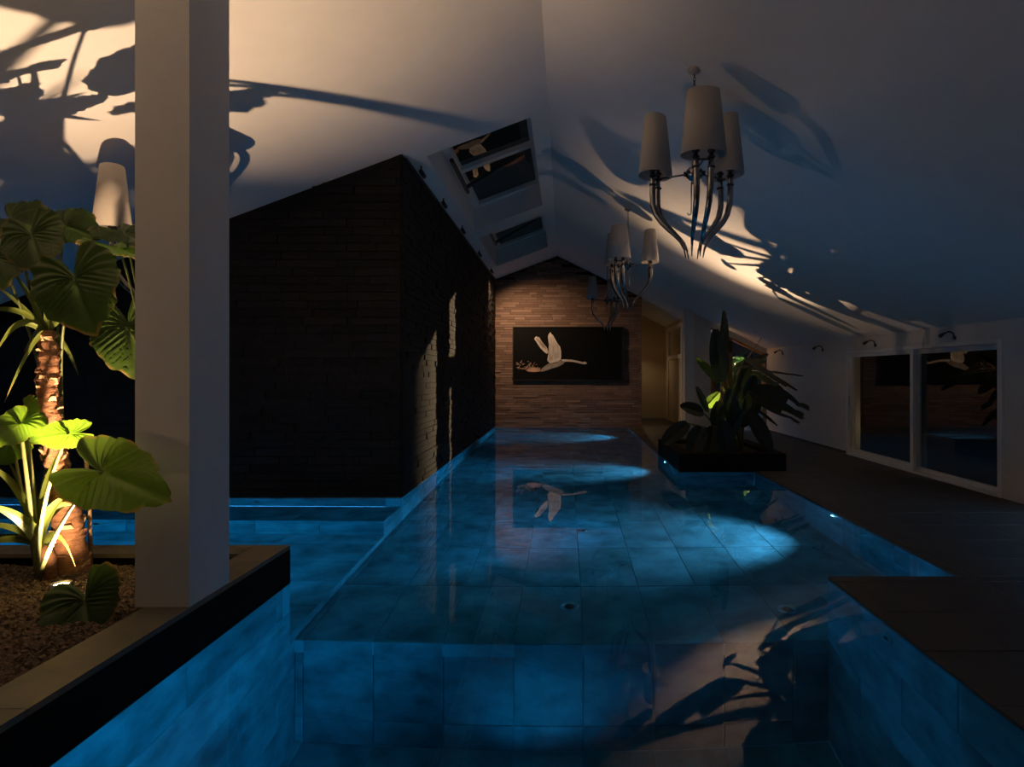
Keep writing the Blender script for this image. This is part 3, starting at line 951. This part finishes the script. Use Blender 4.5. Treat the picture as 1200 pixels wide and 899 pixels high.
# --- low elephant ear: brightly lit leaves and the one by the lamp
al2 = empty('elephant_ear', at(45, 668, 4.25)); al2.location.z = 0.18
base2 = al2.location.copy() + Vector((0, 0, 0.02))
low = [
    ((22, 496), 4.10, (-14, 522), 3.95, (0.1, -0.75, 0.7), 0.80),
    ((82, 508), 4.05, (33, 512), 3.90, (0.0, -0.80, 0.60), 0.62),
    ((14, 518), 4.30, (-5, 545), 4.25, (0.2, -0.8, 0.5), 0.8),
    ((119, 553), 3.40, (187, 580), 3.26, (-0.15, -0.78, 0.52), 0.45),
    ((30, 482), 4.25, (38, 500), 4.20, (-0.4, -0.8, 0.3), 0.8),
]
for k, (a, ya, b_, yb, nr, wf) in enumerate(low):
    pa, pb_ = at(*a, ya), at(*b_, yb)
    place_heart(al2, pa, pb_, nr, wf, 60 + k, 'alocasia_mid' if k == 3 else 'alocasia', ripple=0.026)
stalk(al2, (base2, at(35, 590, 4.2), at(24, 500, 4.1)), 0.017, 0.010)
stalk(al2, (base2, at(30, 600, 4.25), at(15, 520, 4.3)), 0.014, 0.008)
stalk(al2, (base2, at(42, 590, 4.15), at(80, 508, 4.05)), 0.016, 0.009)
stalk(al2, (base2, at(70, 600, 3.85), at(119, 554, 3.40)), 0.016, 0.009)
stalk(al2, (base2, at(40, 560, 4.3), at(30, 484, 4.25)), 0.013, 0.007)
tag(al2, 'low elephant ear plant with bright yellow green leaves lit by the planter lamp', 'plant')

al3 = empty('elephant_ear', at(112, 700, 3.86)); al3.location.z = 0.19
place_heart(al3, at(99, 704, 3.60), at(106, 754, 3.44), (0.03, -0.85, 0.50), 0.76, 71, 'alocasia_shaded', ripple=0.03, cup=0.35)
stalk(al3, (al3.location.copy(), at(104, 680, 3.75), at(99, 703, 3.61)), 0.011, 0.007)
tag(al3, 'single low dark elephant ear leaf drooping in front of the planter lamp', 'plant')

# bare cane
cn = empty('bare_cane', at(106, 662, 4.6)); cn.location.z = 0.18
MB().tube([(0, 0, 0), Vector(at(105, 600, 4.58)) - cn.location, Vector(at(101, 538, 4.55)) - cn.location, Vector(at(98, 515, 4.5)) - cn.location], [0.016, 0.013, 0.013, 0.012], 8).build('cane', 'stake', cn, smooth=True)
tag(cn, 'thin bare brown cane between the shaggy trunk and the column', 'cane')

# dracaena with shaggy trunk
dc = empty('dracaena', at(84, 668, 4.45)); dc.location.z = 0.17
tp = [at(84, 672, 4.45), at(80, 635, 4.45), at(78, 600, 4.45), at(72, 565, 4.45), at(63, 530, 4.45), at(59, 495, 4.45), at(55, 455, 4.45), at(57, 420, 4.45), at(55, 388, 4.45)]
tr_ = [0.118, 0.100, 0.090, 0.072, 0.068, 0.062, 0.062, 0.060, 0.045]
fine, fr_ = [], []
for i in range(len(tp) - 1):
    for t in range(8):
        s = t / 8
        fine.append(tp[i].lerp(tp[i + 1], s) - dc.location)
        fr_.append(tr_[i] + (tr_[i + 1] - tr_[i]) * s)
fine.append(tp[-1] - dc.location); fr_.append(tr_[-1])
tm = MB().tube(fine, fr_, 20)
nv = []
for q in tm.v:
    v = Vector(q)
    k = noise.noise(v * 13) * 0.010 + noise.noise(v * 34) * 0.007 + 0.006 * math.sin(v.z * 75)
    c = min(fine, key=lambda a: (a - v).length)
    nv.append(tuple(v + (v - c).normalized() * k))
tm.v = nv
tm.build('trunk', 'bark', dc, smooth=True)
rf = random.Random(5)
for k in range(95):       # torn leaf bases
    i = rf.randrange(0, len(fine) - 2)
    c, r_ = fine[i], fr_[i]
    an = rf.uniform(0, 2 * PI)
    d = Vector((math.cos(an), math.sin(an), 0))
    tv = Vector((-d.y, d.x, 0))
    w_ = rf.uniform(0.02, 0.05); h = rf.uniform(0.015, 0.045)
    o_ = c + d * (r_ * 0.97)
    vs = [o_ - tv * w_, o_ + tv * w_, o_ + tv * w_ * 0.7 + d * rf.uniform(.004, .02) + Vector((0, 0, h)), o_ - tv * w_ * 0.5 + d * rf.uniform(.004, .02) + Vector((0, 0, h * rf.uniform(0.6, 1.2)))]
    mb = MB().prism(vs, -d * 0.012)
    mb.build('bark_flake', 'bark2' if rf.random() < 0.5 else 'bark', dc)
tpd = at(55, 392, 4.45)
for (mx, my, ex, ey, yy, w_) in ((40, 345, 10, 312, 4.35, .024), (38, 362, -12, 330, 4.5, .022), (35, 352, -25, 365, 4.4, .024), (20, 352, -8, 420, 4.2, .026), (42, 378, 5, 472, 4.2, .024),
                                 (60, 350, 72, 300, 4.55, .024), (66, 372, 88, 362, 4.5, .024), (45, 350, 22, 300, 4.7, .022), (58, 350, 50, 300, 4.3, .024), (72, 352, 102, 330, 4.8, .022), (70, 380, 92, 440, 4.9, .02), (52, 372, 28, 412, 4.8, .02)):
    strap(dc, tpd + Vector((0, 0, 0.0)), at(mx, my, (yy + 4.45) / 2), at(ex, ey, yy), w_, (0.3, -0.4, 1) if abs(ex - 55) > 30 else (1, -0.3, 0.2), 'strap_dark')
tag(dc, 'dracaena with thick shaggy brown trunk and narrow drooping leaves', 'plant')

# crinum: clump of pale straps by the lamp
cq = empty('crinum_lily', at(57, 672, 4.28)); cq.location.z = 0.18
cb = at(50, 640, 4.28)
MB().tube([Vector((0, 0, 0)), (Vector(at(56, 655, 4.28)) - cq.location), (cb - cq.location)], [0.05, 0.048, 0.045], 10).build('stem', 'bark', cq, smooth=True)
for (mx, my, ex, ey, yy, w_) in ((30, 560, -15, 545, 4.05, .034), (34, 600, -20, 590, 3.95, .038), (25, 610, -25, 615, 4.1, .030), (20, 622, -25, 640, 4.25, .030), (40, 590, 2, 525, 4.3, .030),
                                 (45, 575, 72, 525, 4.35, .034), (50, 600, 78, 580, 4.15, .040), (58, 585, 84, 592, 4.3, .036), (66, 606, 88, 664, 4.15, .026), (44, 570, 30, 520, 4.45, .028), (48, 590, 55, 540, 4.5, .030), (30, 625, -10, 628, 4.5, .026)):
    strap(cq, cb + Vector((R.uniform(-.02, .02), R.uniform(-.02, .02), 0)), at(mx, my, (yy + 4.28) / 2), at(ex, ey, yy), w_, (0.35, -0.35, 1) if abs(ex - 50) > 28 else (1, -0.2, 0.1), 'strap')
tag(cq, 'pale strap leaved lily clump beside the planter lamp', 'plant')


# ------------------------------------------------------------------ right plant (bird of paradise)
def paddle(parent, p0, p1, nrm, w_, mat='banana', arch=0.0, torn=False, seed=0, n=16):
    rr = random.Random(seed)
    p0, p1 = Vector(p0), Vector(p1)
    ln = (p1 - p0).length
    basis = orient(p0, p1, nrm)
    mb = MB(); rim = []
    cs = (-1, -0.66, -0.33, -0.06, 0, 0.06, 0.33, 0.66, 1)
    for i in range(n + 1):
        t = i / n
        prof = (math.sin(PI * min(1, (t * 0.92 + 0.04)) ** 0.85)) ** 0.6
        if torn and t > 0.85: prof = 0.8
        for c in cs:
            ww = w_ * prof
            tear = (rr.uniform(-0.05, 0.04) * ln) if torn and i >= n - 1 else 0
            mb.v.append((c * ww, t * ln + tear, abs(c) * ww * 0.28 - arch * ln * t * t - (0.01 if c == 0 else 0) + rr.uniform(-.004, .004)))
            rim.append(0.25 if torn and i == n else 0.0)
    k = len(cs)
    for i in range(n):
        for c in range(k - 1):
            if torn and c in (1, 6) and i > n * 0.6: continue
            a = i * k + c
            mb.f.append((a, a + 1, a + k + 1, a + k))
    mb.a['rim'] = rim
    o = mb.build('leaf', mat, parent, smooth=True)
    o.matrix_local = Matrix.Translation(p0 - parent.location) @ basis
    return o


st = empty('bird_of_paradise', (2.95, 11.35, 0.19))
sb_ = st.location.copy()
YS = 11.3
def rp(px, py, dy=0.0): return at(px, py, YS + dy)
FR = (0, -1, 0.15)
leafs = [  # attach, tip, depth offsets, normal, half width (m), material, torn
    ((847, 425), (848, 364), 0.3, 0.3, (0.6, -1, 0), 0.115, 'banana', False, 0.0),
    ((845, 447), (838, 386), 0.0, 0.0, (0.1, -1, 0), 0.18, 'banana', False, 0.0),
    ((844, 449), (815, 420), 0.2, 0.1, (0.1, -0.9, 0.5), 0.10, 'banana_lit', False, 0.0),
    ((872, 420), (918, 458), 0.0, -0.4, (0.5, -0.55, 0.7), 0.15, 'banana', False, -0.10),
    ((868, 432), (941, 441), 0.4, 0.3, (0.2, -0.35, 1), 0.06, 'banana', False, 0.0),
    ((880, 428), (934, 458), 0.6, 0.5, (0.3, -0.4, 0.8), 0.10, 'banana', False, 0.0),
    ((880, 458), (942, 490), -0.2, -0.5, (0.3, -0.85, 0.55), 0.31, 'banana', True, 0.0),
    ((868, 466), (913, 449), 0.1, 0.0, (0.2, -0.6, 0.9), 0.09, 'banana', False, 0.0),
    ((876, 482), (903, 532), -0.3, -0.6, (0.5, -0.9, 0.3), 0.20, 'banana', False, 0.0),
    ((824, 484), (797, 476), -0.2, -0.4, (0.0, -0.9, 0.5), 0.13, 'banana', False, 0.0),
    ((806, 496), (776, 521), -0.3, -0.5, (-0.3, -0.9, 0.4), 0.15, 'banana', False, 0.0),
    ((829, 482), (816, 453), 0.0, 0.0, (0.3, -1, 0.1), 0.07, 'banana', False, 0.0),
    ((826, 479), (843, 460), 0.3, 0.3, (0.0, -0.9, 0.4), 0.10, 'banana_lit', False, 0.0),
    ((822, 500), (808, 534), -0.4, -0.6, (0.0, -1, 0.3), 0.17, 'banana', False, 0.0),
    ((836, 500), (830, 535), -0.4, -0.55, (0.0, -1, 0.2), 0.16, 'banana', False, 0.0),
    ((838, 500), (842, 470), -0.2, -0.2, (0.2, -1, 0.1), 0.14, 'banana', False, 0.0),
    ((886, 480), (911, 499), 0.2, 0.1, (0.3, -0.6, 0.6), 0.05, 'banana', False, 0.0),
    ((862, 440), (900, 415), 0.3, 0.4, (0.1, -0.7, 0.7), 0.09, 'banana', False, 0.0),
    ((858, 470), (880, 425), 0.1, 0.2, (-0.4, -0.9, 0.2), 0.12, 'banana', False, 0.0),
    ((862, 505), (852, 455), -0.3, -0.25, (0.1, -1, 0.1), 0.15, 'banana', False, 0.0),
    ((866, 500), (884, 440), -0.1, 0.0, (-0.3, -1, 0.2), 0.15, 'banana', False, 0.0),
    ((852, 530), (846, 492), -0.6, -0.6, (0.1, -1, 0.1), 0.16, 'banana', False, 0.0),
    ((880, 436), (922, 462), 0.2, 0.0, (0.4, -0.6, 0.7), 0.12, 'banana', False, 0.0),
    ((862, 430), (898, 424), 0.1, 0.0, (0.0, -0.7, 0.8), 0.12, 'banana', False, 0.0),
    ((850, 520), (870, 480), -0.5, -0.5, (0.2, -1, 0.2), 0.10, 'banana', False, 0.0),
    ((870, 500), (893, 470), -0.1, -0.1, (-0.2, -1, 0.3), 0.09, 'banana', False, 0.0),
]
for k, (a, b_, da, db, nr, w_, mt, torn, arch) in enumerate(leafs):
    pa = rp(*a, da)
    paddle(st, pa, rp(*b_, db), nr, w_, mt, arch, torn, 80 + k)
    root = sb_ + Vector((R.uniform(-.28, .22), R.uniform(-.2, .25), 0))
    stalk(st, (root, (root + pa) / 2 + Vector((-(pa.x - root.x) * 0.3, 0, 0.12)), pa), 0.024, 0.012, 'stalk')
MB().tube([rp(862, 440, 0.3) - sb_, rp(893, 395, 0.2) - sb_], [0.012, 0.005], 6).build('dry_stick', 'stake', st)
tag(st, 'bird of paradise plant with dark torn paddle leaves in the right planter', 'plant')

# ------------------------------------------------------------------ chandeliers
def chandelier(loc, rot, label):
    root = empty('chandelier', loc, rot)
    mb = MB().lathe([(0.0, 0.0), (0.062, 0.0), (0.066, -0.012), (0.045, -0.035), (0.012, -0.05), (0.0, -0.05)], seg=20)
    mb.v = [(x, y, z + (0.0)) for x, y, z in mb.v]
    mb.build('canopy', 'shade', root, True)
    ck = MB()
    z = -0.045
    i = 0
    while z > -0.42:
        pts = []
        for t in range(9):
            a_ = 2 * PI * t / 8
            dx, dz = 0.011 * math.cos(a_), 0.02 * math.sin(a_)
            pts.append((dx if i % 2 else 0, 0 if i % 2 else dx, z - 0.018 + dz))
        ck.tube(pts, 0.0035, 5, cap=False)
        z -= 0.032
        i += 1
    ck.build('chain', 'dark_metal', root, True)
    MB().tube([(0, 0, -0.42), (0, 0, -0.95)], 0.008, 8).build('rod', 'chrome', root, True)
    hub = MB().lathe([(0, -0.86), (0.02, -0.865), (0.03, -0.88), (0.022, -0.90), (0.05, -0.915), (0.075, -0.94), (0.085, -0.97), (0.075, -1.0), (0.05, -1.025), (0.024, -1.04), (0.03, -1.055), (0.0, -1.08)], seg=20).build('hub', 'chrome', root, True)
    bd = MB()
    for k in range(10):
        a_ = 2 * PI * k / 10
        bd.lathe([(0, 0.016), (0.012, 0.011), (0.016, 0), (0.012, -0.011), (0, -0.016)], (0.09 * math.cos(a_), 0.09 * math.sin(a_), -0.97), 8)
    tag(bd.build('beads', 'dark_metal', hub, True), kind='stuff')
    MB().tube([(0.025, 0.012, -1.05), (0.026, 0.012, -1.32), (0.032, 0.012, -1.345), (0.05, 0.012, -1.35), (0.062, 0.012, -1.33)], 0.006, 6).build('hook_rod', 'chrome', hub, True)
    for s in range(3):
        a0 = 2 * PI * s / 3
        er, et = Vector((math.cos(a0), math.sin(a0), 0)), Vector((-math.sin(a0), math.cos(a0), 0))
        for sg in (-1, 1):
            prof = [(0.385, -0.945, 0.020), (0.388, -1.02, 0.026), (0.39, -1.12, 0.029), (0.385, -1.22, 0.029), (0.355, -1.32, 0.028), (0.30, -1.40, 0.026), (0.23, -1.475, 0.023), (0.165, -1.54, 0.019), (0.115, -1.60, 0.015), (0.085, -1.67, 0.010), (0.07, -1.75, 0.004)]
            pts, rad = [], []
            for i, (r_, z, q) in enumerate(prof):
                off = 0.068 * sg * (1 - 0.45 * i / (len(prof) - 1))
                pts.append(er * r_ + et * off + Vector((0, 0, z)))
                rad.append(q)
            # resample smoothly
            sp, sr = [], []
            for i in range(len(pts) - 1):
                for t in (0, 0.5):
                    sp.append(pts[i].lerp(pts[i + 1], t)); sr.append(rad[i] + (rad[i + 1] - rad[i]) * t)
            sp.append(pts[-1]); sr.append(rad[-1])
            arm = MB().tube(sp, sr, 10).build('arm', 'chrome', root, True)
            c = er * 0.385 + et * 0.068 * sg
            MB().lathe([(0, -0.955), (0.03, -0.955), (0.036, -0.948), (0.03, -0.94), (0.02, -0.935), (0.02, -0.905), (0.034, -0.9), (0.036, -0.89), (0.02, -0.88), (0.014, -0.86), (0.014, -0.80), (0, -0.80)], (c.x, c.y, 0), 12).build('candle_cup', 'dark_metal', arm, True)
            MB().lathe([(0.027, -1.045), (0.034, -1.04), (0.034, -1.03), (0.027, -1.025)], (c.x, c.y, 0), 12).build('collar', 'dark_metal', arm, True)
        MB().tube([er * 0.07 + Vector((0, 0, -0.965)), er * 0.385 + Vector((0, 0, -0.965))], 0.009, 8).build('bar', 'chrome', root, True)
        MB().tube([er * 0.385 - et * 0.068 + Vector((0, 0, -0.965)), er * 0.385 + et * 0.068 + Vector((0, 0, -0.965))], 0.009, 8).build('cross_bar', 'chrome', root, True)
        # oval shade: longer across the pair of arms
        sh = MB()
        seg = 40
        for (z, k, q) in ((-0.37, 1, 0), (-0.93, 0, 0), (-0.93, 0, 1), (-0.37, 1, 1)):
            A, B = (0.200, 0.155) if k == 0 else (0.142, 0.095)
            A -= 0.003 * q; B -= 0.003 * q
            for j in range(seg):
                t = 2 * PI * j / seg
                v = er * (0.385 + B * math.cos(t)) + et * (A * math.sin(t)) + Vector((0, 0, z))
                sh.v.append(tuple(v))
        for i in range(4):
            i2 = (i + 1) % 4
            for j in range(seg):
                j2 = (j + 1) % seg
                sh.f.append((i * seg + j, i * seg + j2, i2 * seg + j2, i2 * seg + j))
        sh.build('lamp_shade', 'shade', root, True)
        tp_ = MB().lathe([(0, -0.40), (1, -0.40)], seg=24)
        tp_.v = [tuple(er * (0.385 + 0.094 * x) + et * 0.14 * y + Vector((0, 0, z))) for x, y, z in tp_.v]
        tp_.build('diffuser', 'shade_in', root)
    return tag(root, label, 'chandelier', 'chrome chandeliers over the pool')


XC = 1.20
chandelier((XC, 5.85, zr(XC)), math.radians(150), 'nearest chrome chandelier with white oval shades hanging over the pool')
chandelier((1.10, 11.0, zr(1.10)), math.radians(2), 'second chrome chandelier over the pool, behind the nearest one')
chandelier((1.10, 16.4, zr(1.10)), math.radians(182), 'farthest small chrome chandelier in front of the end wall picture')
chandelier((-3.72, 5.85, zl(-3.72)), math.radians(216), 'chrome chandelier half hidden behind the white column')

# ------------------------------------------------------------------ picture of the bird
pc = empty('picture', at(665.5, 414.5, YE - 0.06))
P0 = pc.location.copy()
def pbx(nm, mt, x0, x1, z0, z1, d0, d1):
    return MB().box(x0, x1, -d1, -d0, z0, z1).build(nm, mt, pc)
hw, hh = 64.5 * YE / F, 31.5 * YE / F
pbx('panel', 'print', -hw + .03, hw - .03, -hh + .03, hh - .03, -0.02, 0.02)
pbx('frame_bar', 'frame', -hw, hw, hh - .03, hh, -0.02, 0.045)
pbx('frame_bar', 'frame', -hw, hw, -hh, -hh + .03, -0.02, 0.045)
pbx('frame_bar', 'frame', -hw, -hw + .03, -hh + .03, hh - .03, -0.02, 0.045)
pbx('frame_bar', 'frame', hw - .03, hw, -hh + .03, hh - .03, -0.02, 0.045)
def zp(zx, zy):           # detail coordinates of the print
    q = at(580 + zx / 7.06, 360 + zy / 7.06, YE - 0.06) - P0
    return q.x, q.z
def shape(nm, mt, pts, d=0.022):
    return MB().prism([(*[zp(*q)[0]], -d, zp(*q)[1]) for q in pts], (0, 0.002, 0)).build(nm, mt, pc)
shape('far_wing', 'swan', [(325, 262), (335, 248), (345, 240), (352, 252), (362, 246), (372, 262), (400, 300), (432, 338), (442, 372), (430, 388), (404, 368), (376, 338), (350, 300)])
for k in range(4):
    shape('feather', 'swan2', [(338 + 9 * k, 262 - 4 * k), (341 + 9 * k, 256 - 2 * k), (402 + 8 * k, 326 + 6 * k), (398 + 8 * k, 332 + 6 * k)], 0.0235)
shape('near_wing', 'swan', [(438, 240), (446, 222), (460, 206), (468, 224), (482, 232), (492, 252), (512, 292), (540, 328), (549, 372), (546, 436), (505, 462), (458, 468), (432, 440), (442, 390), (446, 310)])
for k in range(7):
    x0 = 446 + 12 * k
    y0 = 300 - 6 * k if k < 3 else 282 + 10 * (k - 3)
    shape('feather', 'swan2', [(x0, y0), (x0 + 3, y0 - 6), (x0 + 8, 442 - 4 * k), (x0 + 3, 448 - 4 * k)], 0.0235)
shape('body', 'swan2', [(365, 528), (400, 498), (440, 468), (500, 456), (560, 440), (585, 448), (560, 474), (520, 494), (470, 508), (420, 526), (388, 534)])
shape('neck', 'swan', [(545, 436), (570, 431), (640, 436), (700, 448), (728, 456), (740, 449), (752, 456), (764, 466), (744, 472), (724, 470), (640, 452), (570, 450)], 0.0235)
rs = random.Random(9)
shape('splash', 'splash', [(255, 522), (290, 505), (325, 498), (360, 508), (388, 520), (370, 532), (320, 537), (280, 534)])
for k in range(46):
    t = rs.random()
    cx_ = 185 + 180 * t
    cy_ = 520 - rs.random() ** 1.4 * 75 * math.sin(PI * (0.25 + 0.6 * t)) - 6
    s1, s2 = rs.uniform(5, 20), rs.uniform(1.2, 3.2)
    an = rs.uniform(-0.9, 0.5)
    q = []
    for t6 in range(6):
        u_, v_ = s1 * math.cos(t6 * PI / 3), s2 * math.sin(t6 * PI / 3)
        q.append((cx_ + u_ * math.cos(an) - v_ * math.sin(an), cy_ + u_ * math.sin(an) + v_ * math.cos(an)))
    shape('water_drop', 'splash', q, 0.0235)
tag(pc, 'long black framed picture of a white swan taking off from water', 'picture')

# ------------------------------------------------------------------ lamps
def uplight(name, loc, label, power, tilt, col=WARM, angle=150, rad=0.012, group=None, core=0, core_angle=100):
    e = empty(name, loc)
    MB().lathe([(0.0, -0.06), (0.06, -0.06), (0.06, 0.012), (0.048, 0.012), (0.046, -0.004), (0.0, -0.004)], seg=20).build('housing', 'steel', e, True)
    MB().lathe([(0.0, 0.0), (0.045, 0.0)], seg=20).build('lens', 'lens_warm', e)
    spot('beam', Vector(loc) + Vector((0, 0, 0.02)), tilt, power, col, angle, 0.6, rad, e)
    if core: spot('core_beam', Vector(loc) + Vector((0, 0, 0.02)), tilt, core, col, core_angle, 1.0, rad, e)
    return tag(e, label, 'lamp', group)

uplight('planter_lamp', (at(72, 683, 4.05).x, 4.05, 0.226), 'glowing in-ground lamp in the gravel under the leaves', P_LEFT_A, (0.0, 0.0, 1), angle=168, core=820)
uplight('planter_lamp', (-3.5, 2.1, 0.22), 'in-ground lamp in the gravel left of the column outside the frame', P_LEFT_B, (0.1, 0.1, 1), angle=168)
uplight('planter_lamp', (2.88, 11.85, 0.22), 'in-ground lamp among the stalks in the right planter', P_RIGHT, (0.05, -0.40, 1), angle=120, core=850, core_angle=68)
uplight('terrace_lamp', (6.15, 12.1, -0.03), 'small bright ground lamp just outside the sliding doors', 6.0, (0.2, 0.1, 1), angle=120)

# track spots along the top of the dark wall
for k, yy in enumerate((8.7, 10.3, 12.2, 14.6, 17.0)):
    lab = ['track spot nearest the front corner of the dark wall', 'second track spot along the dark wall top', 'middle track spot along the dark wall top', 'fourth track spot along the dark wall top', 'last track spot on the dark wall lighting the picture'][k]
    e = empty('track_spot', (XL + 0.12, yy, zl(XL + 0.12)))
    MB().tube([(0, 0, 0.0), (0, 0, -0.08)], 0.012, 6).build('arm', 'dark_metal', e)
    MB().tube([(-0.005, -0.03, -0.07), (0.03, 0.07, -0.13)], 0.032, 10).build('head', 'dark_metal', e, True)
    if k == 4:
        spot('beam', e.location + Vector((0.045, 0.11, -0.155)), Vector((1.35, 1.75, -2.6)), P_BACK, WARM2, 112, 1.0, 0.03, e)
    tag(e, lab, 'spotlight', 'track spots on the dark wall')
struct(box('trim_3', 'dark_metal', XL + 0.02, XL + 0.05, YB + 0.1, YE - 0.1, zl(XL) - 0.045, zl(XL) - 0.012), 'thin dark track along the top of the dark wall', 'trim')

# gooseneck wall spots above the right wall doors
for k, yy in enumerate((9.0, 11.3, 13.6, 16.1)):
    e = empty('wall_spot', (XW, yy, 2.09))
    MB().tube([(0.0, 0, 0), (-0.02, 0, 0.0)], 0.03, 10).build('base', 'dark_metal', e, True)
    MB().tube([(-0.01, 0, 0), (-0.03, 0, 0.07), (-0.09, 0, 0.09), (-0.17, 0, 0.055)], 0.011, 6).build('neck', 'dark_metal', e, True)
    MB().tube([(-0.15, 0, 0.065), (-0.22, 0, 0.02)], [0.018, 0.03], 8).build('head', 'dark_metal', e, True)
    tag(e, ['small dark gooseneck spot above the near sliding door panel', 'small dark gooseneck spot above the far sliding door panel', 'small dark gooseneck spot on the wall left of the sliding doors', 'small dark gooseneck spot nearest the corner window'][k], 'spotlight', 'wall spots above the doors')

# hall lamp
hl = empty('hall_lamp', (2.52, 21.6, 2.75))
MB().lathe([(0, 0.06), (0.08, 0.06), (0.09, 0.0), (0.06, -0.05), (0, -0.06)], seg=16).build('globe', 'shade', hl, True)
MB().tube([(0, 0, 0.05), (0, 0, zr(2.52) - 2.76)], 0.008, 6).build('rod', 'dark_metal', hl)
spot('beam', hl.location + Vector((-0.05, -0.1, -0.08)), (-0.1, -0.2, -1), P_HALL, WARM2, 150, 0.6, 0.03, hl)
tag(hl, 'small hanging lamp inside the beige hall recess behind the end wall corner', 'lamp')

# underwater lamps: ring, lens, beam
def pool_lamp(loc, direction, label, power, angle=70, dim=False, name='pool_lamp', blend=0.8, col=BLUE, flood=0):
    e = empty(name, loc)
    d = Vector(direction).normalized()
    q = d.to_track_quat('Z', 'Y').to_matrix().to_4x4()
    rg_ = MB().lathe([(0.035, 0.0), (0.052, 0.0), (0.054, 0.008), (0.04, 0.012), (0.035, 0.008)], seg=18).build('ring', 'steel', e, True)
    ln_ = MB().lathe([(0, 0.010), (0.046, 0.009)], seg=18).build('lens', 'lens_pool_dim' if dim else 'lens_pool', e)
    for o in (rg_, ln_): o.matrix_local = q
    spot('beam', Vector(loc) + d * 0.03, d, power, col, angle, blend, 0.03, e)
    if flood: spot('flood_beam', Vector(loc) + d * 0.03, (d.x, d.y, 0.08), flood, BLUE, 62, 0.4, 0.03, e)
    return tag(e, label, 'pool light', 'underwater lamps in the pool walls')

CYAN = (0.34, 0.66, 1.0)
pool_lamp((XD - 0.001, 7.26, WZ - 0.17), (-1, 0.12, -0.62), 'bright underwater lamp in the right pool side under the deck', P_POOL * 2.0, 80, col=CYAN, flood=560)
pool_lamp((1.86 - 0.001, 11.7, WZ - 0.26), (-1, 0.0, -0.75), 'bright underwater lamp beside the right planter', P_POOL * 1.2, 80, col=CYAN, flood=400)
pool_lamp((1.86 - 0.001, 17.3, WZ - 0.2), (-1, 0.0, -0.6), 'bright underwater lamp below the far terrace', P_POOL * 1.6, 80, col=CYAN, flood=260)
pool_lamp((XR - 0.001, 1.0, WZ - 0.45), (-1, 0.44, -0.05), 'underwater lamp in the near right pool side outside the frame', P_POOL * 4.0, 66, dim=True, blend=0.5)
pool_lamp((XLL + 0.001, 6.9, WZ - 0.5), (1, -0.22, -0.03), 'underwater lamp in the far left end of the pool shelf', P_POOL * 2.0, 70, dim=True)
pool_lamp((-3.4, YPE + 0.002, WZ - 0.4), (0.15, 1, -0.05), 'underwater lamp behind the planter facing the dark wall', P_POOL * 0.7, 120, dim=True)
pool_lamp((-5.6, YPE + 0.002, WZ - 0.4), (0, 1, -0.05), 'underwater lamp behind the planter at the far left', P_POOL * 0.7, 120, dim=True)

pool_lamp((-0.15, 4.1, Z2 + 0.001), (-0.1, 0.45, 1), 'underwater lamp in the floor of the deep end', P_POOL * 0.10, 140, dim=True)

# inlets and drains
def fitting(name, loc, nrm, label, cat, r_=0.085, group=None):
    e = empty(name, loc)
    q = Vector(nrm).to_track_quat('Z', 'Y').to_matrix().to_4x4()
    a = MB().lathe([(0, 0.0), (r_, 0.0), (r_, 0.006), (r_ * 0.9, 0.014), (r_ * 0.72, 0.014), (r_ * 0.7, 0.004), (0, 0.004)], seg=20).build('ring', 'steel', e, True)
    b_ = MB().lathe([(0, 0.02), (r_ * 0.4, 0.018), (r_ * 0.5, 0.006), (r_ * 0.5, 0.0)], seg=16).build('cap', 'dark_metal', e, True)
    for o in (a, b_): o.matrix_local = q
    return tag(e, label, cat, group)

fitting('floor_drain', (0.04, 5.56, Z1), (0, 0, 1), 'round floor drain in the middle of the pool floor', 'drain', group='floor drains in the pool')
fitting('floor_drain', (1.92, 5.45, Z1), (0, 0, 1), 'round floor drain near the corner of the right deck', 'drain', group='floor drains in the pool')
fitting('floor_drain', (0.23, 7.74, Z1), (0, 0, 1), 'small far floor drain below the second chandelier', 'drain', 0.05, group='floor drains in the pool')
fitting('wall_inlet', (XR, 4.01, WZ - 0.22), (-1, 0, 0), 'round dark inlet in the near right pool side', 'inlet', 0.06, group='inlets in the pool walls')
fitting('wall_inlet', (-3.98, 7.34, WZ - 0.78), (0, -1, 0), 'round inlet in the bench riser right of the column', 'inlet', 0.085, group='inlets in the pool walls')
fitting('wall_inlet', (-5.45, 7.34, WZ - 0.70), (0, -1, 0), 'round inlet in the bench riser left of the column', 'inlet', 0.085, group='inlets in the pool walls')
fitting('wall_inlet', (-3.95, YB, WZ - 0.22), (0, -1, 0), 'round inlet directly under the dark wall front', 'inlet', 0.085, group='inlets in the pool walls')
